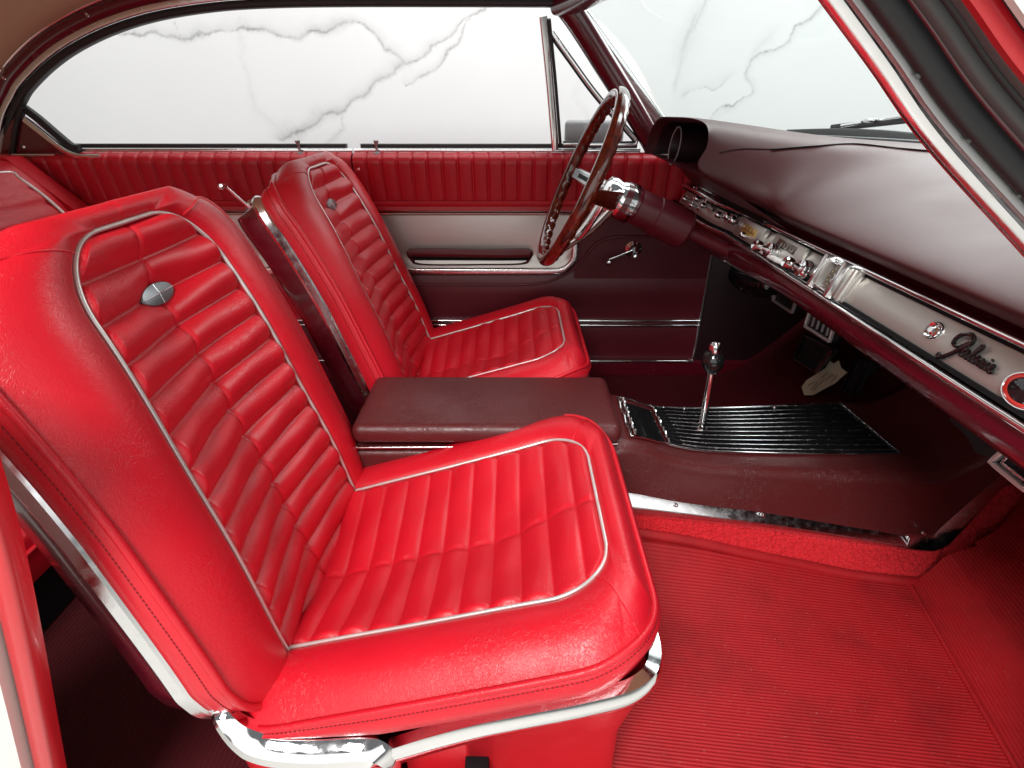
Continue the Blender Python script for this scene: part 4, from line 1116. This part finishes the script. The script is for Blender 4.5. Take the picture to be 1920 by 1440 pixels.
# lower painted panel rolling under
P = np.zeros((80, 12, 3))
for i, y in enumerate(np.linspace(-.72, .71, 80)):
    q_ = .014 * sstep(-.05, .40, y)
    c = crs(np.array([(.572, -.004), (.566, -.014), (.566, -.026 - q_), (.576, -.044 - 1.5 * q_), (.60, -.054 - 1.7 * q_), (.72, -.056 - 1.7 * q_)]), 12)
    for j in range(12): P[i, j] = (c[j, 0] + dx(y), y, zlow(y) + c[j, 1])
gridobj('lower_panel', P, M['maroon_paint'], dash, flip=False)
FD = unit(np.array([-1.0, 0, .36])); FU = unit(np.array([.36, 0, 1.0])); FY = np.array([0, -1.0, 0])
AX = np.array([FD, FY, FU])   # local box axes: depth, along the dash, up
def fp(y, k, d=0.0):
    """point on the facing: k 0 bottom .. 1 top, d proud of it"""
    a = np.array([.580 + dx(y), y, zlow(y) + .009]); b_ = np.array([.603 + dx(y), y, zup(y) - .009])
    return a + (b_ - a) * k + FD * (d + .003)
def ykpix(px, py, d=0.0):
    """place on the dash facing (or d in front of it) that shows at a point of the photograph: y and height k"""
    y, k = 0.0, .5
    for _ in range(40):
        p = fp(y, k, d); q = at(px, py, x=p[0]); y = .7 * y + .3 * min(max(q[1], -.7), .70)
        z0, z1 = fp(y, 0, d)[2], fp(y, 1, d)[2]; k = (q[2] - z0) / (z1 - z0)
    return y, k
def ypix(px, py, d=0.0): return ykpix(px, py, d)[0]
def knob(px, py, r=.009, L=.024, k=.5, parent=None, name='knob'):
    y, k = ykpix(px, py, L * .85); k = min(max(k, .12), .9); o = fp(y, k)
    return lathe(name, [(r * 1.25, -.002), (r * 1.25, .002), (r * .55, .004), (r * .5, L * .45), (r * .95, L * .55), (r, L * .62), (r, L * .92), (r * .85, L), (r * .4, L + .001), (0, L - .001)], o, FD, M['chrome'], parent or dash, 24)
# instrument hood over the driver's dials
def hood():
    rim = PADG[9 * 9:, 0, :]                       # inner lip of the instrument opening
    fr = rim.copy(); bk = rim.copy(); bk[:, 0] = .583
    c = np.array([0, .425, .69]); bk[:, 1:] = c[1:] + (bk[:, 1:] - c[1:]) * .84
    h_ = gridobj('hood_liner', np.stack([fr, fr * .5 + bk * .5, bk]), M['liner'], dash)
    prism('cluster_face', [(.585, .225, .54), (.585, .655, .54), (.585, .64, .66), (.585, .60, .685), (.585, .27, .685), (.585, .228, .66)], (.004, 0, 0), M['black_mat'], dash)
    P = np.array([[(.600, .12, .545), (.52, .215, .600), (.425, .215, .646), (.60, .215, .646)], [(.535, .67, .580), (.50, .655, .615), (.405, .645, .655), (.60, .645, .655)]])
    gridobj('cluster_panel', P, M['maroon_smooth'], dash, angle=30)
    for y in (.515,):
        p = lathe('gauge', [(.046, .0), (.047, .06), (.048, .125), (.045, .126), (.042, .12), (.042, .03), (0, .03)], (.560, y, .672), (-1, 0, .12), M['liner'], h_, 36)
        lathe('gauge_rim', [(.0480, .124), (.0490, .126), (.0475, .1275), (.045, .126)], (.560, y, .672), (-1, 0, .12), M['grey_plastic'], h_, 36)
hood()
# control plate and knobs, from the driver's end toward the middle
for px, py, r, L, k in ((1283, 372, .008, .03, .55), (1296, 384, .008, .03, .3), (1305, 372, .009, .034, .75), (1316, 384, .008, .03, .4)):
    knob(px, py, r, L, k)
for px, py, r, L, k in ((1345, 402, .009, .034, .55), (1362, 405, .010, .03, .6), (1372, 412, .011, .034, .45)):
    knob(px, py, r, L, k)
box('warning_lamp', fp(ypix(1339, 386), .78, .0), (.004, .030, .014), M['dial_dark'], dash, axes=AX, bev=.001)
ring_y = ypix(1318, 345)
tube('key_ring', np.array([(.596 + dx(ring_y) + .0, ring_y + .012 * math.cos(a), zup(ring_y) + .012 + .014 * math.sin(a)) for a in np.linspace(math.pi, 2 * math.pi, 16)]), .0018, M['chrome'], dash, 6, out=(-1, 0, 0))
# heater plate, radio and clock stand proud of the facing
def unit_box(name, pxl, pxr, py, m, d=.012, k0=.02, k1=.98, parent=None, bev=.002):
    yl, yr = ypix(*pxl), ypix(*pxr)
    yc_ = (yl + yr) / 2; h = np.linalg.norm(fp(yc_, k1) - fp(yc_, k0))
    tilt = FY * 1.0 + FU * .0
    return box(name, (fp(yc_, (k0 + k1) / 2, d / 2)), (d, abs(yl - yr), h), m, parent or dash, axes=AX, bev=bev), yc_, abs(yl - yr), h
rad, yr_, wr_, hr_ = unit_box('radio', (1393, 425), (1440, 445), 0, M['silver'], .016)
box('radio_dial', fp(yr_ - .004, .55, .0170), (.003, wr_ * .58, hr_ * .42), M['dial'], rad, axes=AX, bev=.0005)
for q in (-.25, 0, .25): box('dial_mark', fp(yr_ - .004 + wr_ * q * .55, .60, .0190), (.0012, .0022, hr_ * .16), M['dial_dark'], rad, axes=AX)
box('dial_pointer', fp(yr_ - .004, .50, .0190), (.0012, wr_ * .5, .0012), M['dial_dark'], rad, axes=AX)
box('cassette_slot', fp(yr_, .86, .0165), (.003, wr_ * .5, .004), M['black_mat'], rad, axes=AX)
knob(1392, 440, .007, .036, .15)
def big_knob(px, py):
    y, k = ykpix(px, py, .055); o = fp(y, min(max(k, .25), .6))
    kn = lathe('radio_knob', [(.017, .0), (.017, .020), (.0175, .024), (.0160, .028), (.007, .029), (.006, .044), (.0110, .046), (.0125, .052), (.0120, .060), (.009, .063), (0, .061)], o, FD, M['chrome'], dash, 36)
    lathe('knob_collar', [(.0182, .010), (.0190, .012), (.0190, .018), (.0182, .020)], o, FD, M['chrome_soft'], kn, 36)
big_knob(1418, 462); big_knob(1477, 493)
tun, yt_, wt_, ht_ = unit_box('tuner', (1458, 452), (1515, 480), 0, M['silver'], .010)
box('tuner_window', fp(yt_ + .004, .68, .0105), (.003, wt_ * .62, ht_ * .34), M['dial_dark'], tun, axes=AX, bev=.0005)
for q in range(5): box('tuner_mark', fp(yt_ + wt_ * (.18 - q * .10), .66, .0125), (.001, .0016, ht_ * .16), M['silver'], tun, axes=AX)
for q in range(6):
    y = ypix(1440, 480) + (ypix(1470, 492) - ypix(1440, 480)) * q / 5
    lathe('preset_button', [(0, .0225), (.004, .022), (.0055, .018), (.0055, 0)], fp(y, .06, .004), FD, M['white'], dash, 16)
# clock housing with chrome shoulders
yk0, _ = ykpix(1563, 515, .012); hk = .062
ck = box('clock', fp(yk0 - .010, .5, .002), (.008, .094, hk * .96), M['silver'], dash, axes=AX, bev=.002)
for yy, wd in ((.031, .011), (-.031, .012)):
    box('clock_shoulder', fp(yk0 + yy, .5, .012), (.030, wd, hk * 1.06), M['chrome_soft'], ck, axes=AX, bev=.0025)
box('clock_cheek', fp(yk0 - .046, .5, .008), (.016, .016, hk * 1.0), M['silver'], ck, axes=AX, bev=.006, seg=4)
box('clock_rail', fp(yk0, .97, .010), (.022, .052, .005), M['chrome'], ck, axes=AX, bev=.0015)
box('clock_rail', fp(yk0, .03, .010), (.022, .052, .005), M['chrome'], ck, axes=AX, bev=.0015)
box('clock_liner', fp(yk0 + .020, .5, .013), (.020, .006, hk * .84), M['silver'], ck, axes=AX, bev=.001)
box('clock_face', fp(yk0 - .004, .5, .0068), (.004, .044, hk * .86), M['dial_dark'], ck, axes=AX)
cy_ = fp(yk0 - .004, .5, .0095)
lathe('clock_hub', [(0, .004), (.003, .003), (.004, 0)], cy_ - FU * .006, FD, M['chrome'], ck, 14)
for a, L in ((.9, .013), (2.3, .009)):
    d_ = FY * math.cos(a) + FU * math.sin(a)
    tube('clock_hand', np.array([cy_, cy_ + d_ * L * .5, cy_ + d_ * L]) , .0007, M['silver'], ck, 5, out=FD)
for a in range(12):
    d_ = FY * math.cos(a * math.pi / 6) + FU * math.sin(a * math.pi / 6)
    box('hour_mark', cy_ + d_ * .0165, (.001, .0016, .0016), M['dial'], ck, axes=AX)
prism('end_cap', [(.612, -.735, .56), (.600, -.735, .47), (.66, -.735, .40), (1.0, -.735, .40), (1.0, -.735, .690), (.80, -.735, .655), (.63, -.735, .605)], (0, .004, 0), M['maroon_paint'], dash)
# round glovebox button
yb_ = ypix(1754, 621); kb_ = ykpix(1754, 621)[1]
gb = lathe('glovebox_button', [(.0135, -.001), (.0135, .003), (.0115, .006), (.009, .004), (.007, .003), (.0065, .007), (.004, .009), (0, .009)], fp(yb_, kb_), FD, M['chrome'], dash, 32)
# script lettering, drawn as one pen stroke per letter group
strokes = [
    [(.98, 1.42), (.92, 1.66), (.62, 1.80), (.22, 1.66), (-.06, 1.30), (-.02, .98), (.26, .86), (.62, 1.06), (.90, 1.42), (.98, 1.42), (.80, 1.06), (.46, .56), (.10, .08), (-.20, -.16), (-.38, -.10), (-.28, .06)],
    [(1.22, .92), (1.02, .98), (.86, .76), (.90, .56), (1.06, .60), (1.20, .86), (1.22, .92), (1.16, .64), (1.28, .54), (1.42, .66)],
    [(1.42, .66), (1.62, 1.16), (1.70, 1.50), (1.60, 1.54), (1.50, 1.10), (1.46, .70), (1.56, .54), (1.70, .66)],
    [(2.02, .90), (1.84, .94), (1.72, .72), (1.78, .54), (1.92, .60), (2.02, .84), (2.04, .90), (1.98, .64), (2.08, .54)],
    [(2.12, .86), (2.22, .92), (2.30, .72), (2.38, .54), (2.50, .56)], [(2.48, .92), (2.34, .74), (2.14, .52)],
    [(2.50, .56), (2.62, .90), (2.58, .64), (2.66, .54), (2.80, .66)], [(2.67, 1.12), (2.70, 1.16)],
    [(2.80, .66), (2.96, .82), (2.92, .94), (2.82, .84), (2.84, .60), (2.98, .52), (3.12, .64)]]
ys0, ys1 = ypix(1783, 655), ypix(1873, 692)
sc = abs(ys0 - ys1) / 3.15; kv0 = ykpix(1783, 655)[1]
parts = []
for st in strokes:
    pts = np.array([fp(ys0, kv0, .0030) + FY * u * sc + FU * ((v - .55) * sc * .95) for u, v in st])
    parts.append(sweep_vf(crs(pts, max(8, len(st) * 6)), circ(.0025 if len(st) < 16 else .0029, 8), out=FD))
v, f = join_vf(parts); mesh('script_emblem', v, f, M['black'], dash)
# crest at the edge of the picture
yc0 = ypix(1943, 722)
cr = lathe('crest', [(.024, -.002), (.024, .004), (.021, .006), (.018, .006)], fp(yc0, .36), FD, M['crest_red'], dash, 36, sx=1.15, sy=.80)
lathe('crest_field', [(.0185, .005), (.016, .007), (0, .008)], fp(yc0, .36), FD, M['black'], cr, 36, sx=1.15, sy=.80)
tube('crest_rim', np.array([fp(yc0, .36, .004) + FY * .0285 * math.cos(a) + FU * .020 * math.sin(a) for a in np.linspace(0, 2 * math.pi, 40)]), .0012, M['chrome'], cr, 6, out=FD)
for q in range(4): box('crest_crown', fp(yc0 - .004 - q * .006, 1.0, .005), (.004, .003, .010), M['black'], cr, axes=AX, bev=.001)

# ================================================================== UNDER THE DASH
hose = thing('air_hose', 'black ribbed air hose curving beneath the dash', 'hose', at(1400, 520, x=.80))
hp = crs([at(1372, 478, x=.78), at(1380, 505, x=.77), at(1405, 528, x=.77), at(1440, 535, x=.79), at(1475, 520, x=.84)], 90)
sweep('hose_body', hp, circ(.034, 18), M['black'], hose, out=(-1, 0, 0), scale=[1 + .16 * (i % 3 == 0) for i in range(90)], angle=0)
hb = thing('heater_box', 'black heater box tucked below the dash', 'heater', (.95, .3, .33))
box('box', (1.0, .42, .36), (.30, .50, .16), M['black_mat'], hb, bev=.01)

def pedal(name, label, pxs, x, ribs, arm=True, cat='pedal', frame_m='chrome', group=None):
    c = [at(px, py, x=x) for px, py in pxs]     # top-left, top-right, bottom-right, bottom-left
    c = np.array(c); ctr = c.mean(0)
    u = unit((c[1] + c[2] - c[0] - c[3])); v_ = (c[0] + c[1] - c[2] - c[3]); 
    root = thing(name, label, cat, tuple(ctr), group)
    n_ = np.array([-1.0, 0, 0])
    n_ = unit(np.cross(u, v_)); n_ = n_ if n_[0] < 0 else -n_
    prism('pad', [p - n_ * .004 for p in c], tuple(-n_ * .014), M['rubber'], root)
    loop = np.vstack([np.linspace(c[i], c[(i + 1) % 4], 6, endpoint=False) for i in range(4)])
    sweep('frame', loop + n_ * .001, rrect(.0075, .010, .002), M['piping' if frame_m == 'chrome' else frame_m], root, out=n_, closed=True)
    for k in range(ribs):
        t = (k + 1) / (ribs + 1)
        a, b_ = c[0] * (1 - t) + c[1] * t, c[3] * (1 - t) + c[2] * t
        sweep('pad_rib', np.array([a * .84 + b_ * .16, a * .5 + b_ * .5, a * .16 + b_ * .84]) - n_ * .002, rrect(.006, .006, .002), M['grey_plastic'] if ribs == 4 else M['rubber'], root, out=n_)
    if arm: tube('arm', crs([ctr - n_ * .02, ctr + np.array([.10, 0, .10]), ctr + np.array([.20, 0, .34])], 12), .010, M['black_mat'], root, 8)
    return root
pedal('parking_brake', 'small square black pedal with chrome frame, farthest below the dash', [(1457, 538), (1496, 556), (1486, 586), (1450, 563)], .84, 1, cat='pedal')
pedal('clutch_pedal', 'black pedal with four upright ribs and bright chrome frame', [(1521, 577), (1567, 605), (1556, 640), (1511, 612)], .80, 4)
bpd = pedal('brake_pedal', 'wide black rubber brake pedal right behind the paper scrap', [(1510, 628), (1562, 655), (1528, 696), (1490, 672)], .87, 3, frame_m='black')
pedal('accelerator', 'dark upright accelerator pedal right of the paper scrap', [(1606, 672), (1628, 678), (1598, 740), (1580, 730)], .93, 3, frame_m='black')
tube('chrome_edge', np.array([at(1561, 657, x=.862), at(1546, 677, x=.862), at(1527, 699, x=.862)]), .0035, M['chrome'], bpd, 8, out=(-1, 0, 0))
# paper scrap with a sketch on it
pp = [(1503, 726), (1512, 713), (1548, 690), (1556, 676), (1563, 682), (1572, 676), (1577, 690), (1588, 698), (1578, 706), (1566, 718), (1540, 732), (1524, 741), (1508, 741)]
P3 = np.array([at(px, py, x=.90 + (px - 1540) * .0004) for px, py in pp])
sc2 = thing('paper_scrap', 'torn beige paper scrap with pencil marks lying by the pedals', 'paper', tuple(P3.mean(0)))
prism('sheet', [tuple(p) for p in P3], (.003, .001, -.001), M['paper'], sc2)
parts = []
for a, b_ in (((1515, 722), (1528, 716)), ((1520, 730), (1534, 716)), ((1524, 733), (1545, 712)), ((1540, 708), (1552, 700)), ((1548, 712), (1562, 703)), ((1558, 716), (1570, 704))):
    q0, q1 = [at(*w, x=.8955 + (w[0] - 1540) * .0004) for w in (a, b_)]
    parts.append(sweep_vf(np.array([q0, q0 * .5 + q1 * .5, q1]), circ(.0012, 5), out=(-1, 0, 0)))
v, f = join_vf(parts); mesh('pencil_lines', v, f, M['ink'], sc2)
# framed outlet low at the near end of the dash
vt = pedal('air_outlet', 'square black air outlet with twin bright borders below the dash, at the right edge', [(1908, 826), (1975, 872), (1925, 918), (1861, 866)], .70, 0, False, 'air outlet')
c4 = np.array([at(px, py, x=.697) for px, py in ((1906, 842), (1952, 873), (1922, 900), (1880, 868))])
sweep('inner_frame', np.vstack([np.linspace(c4[i], c4[(i + 1) % 4], 6, endpoint=False) for i in range(4)]), rrect(.004, .006, .001), M['chrome_soft'], vt, out=(-1, 0, .2), closed=True)
fl = thing('rubber_flap', 'black rubber flap hanging under the dash beside the outlet', 'flap', at(1830, 800, x=.85))
prism('flap', [tuple(at(px, py, x=.86)) for px, py in ((1778, 786), (1800, 775), (1900, 800), (1925, 830), (1870, 862), (1830, 850), (1812, 818))], (.01, 0, 0), M['rubber'], fl)
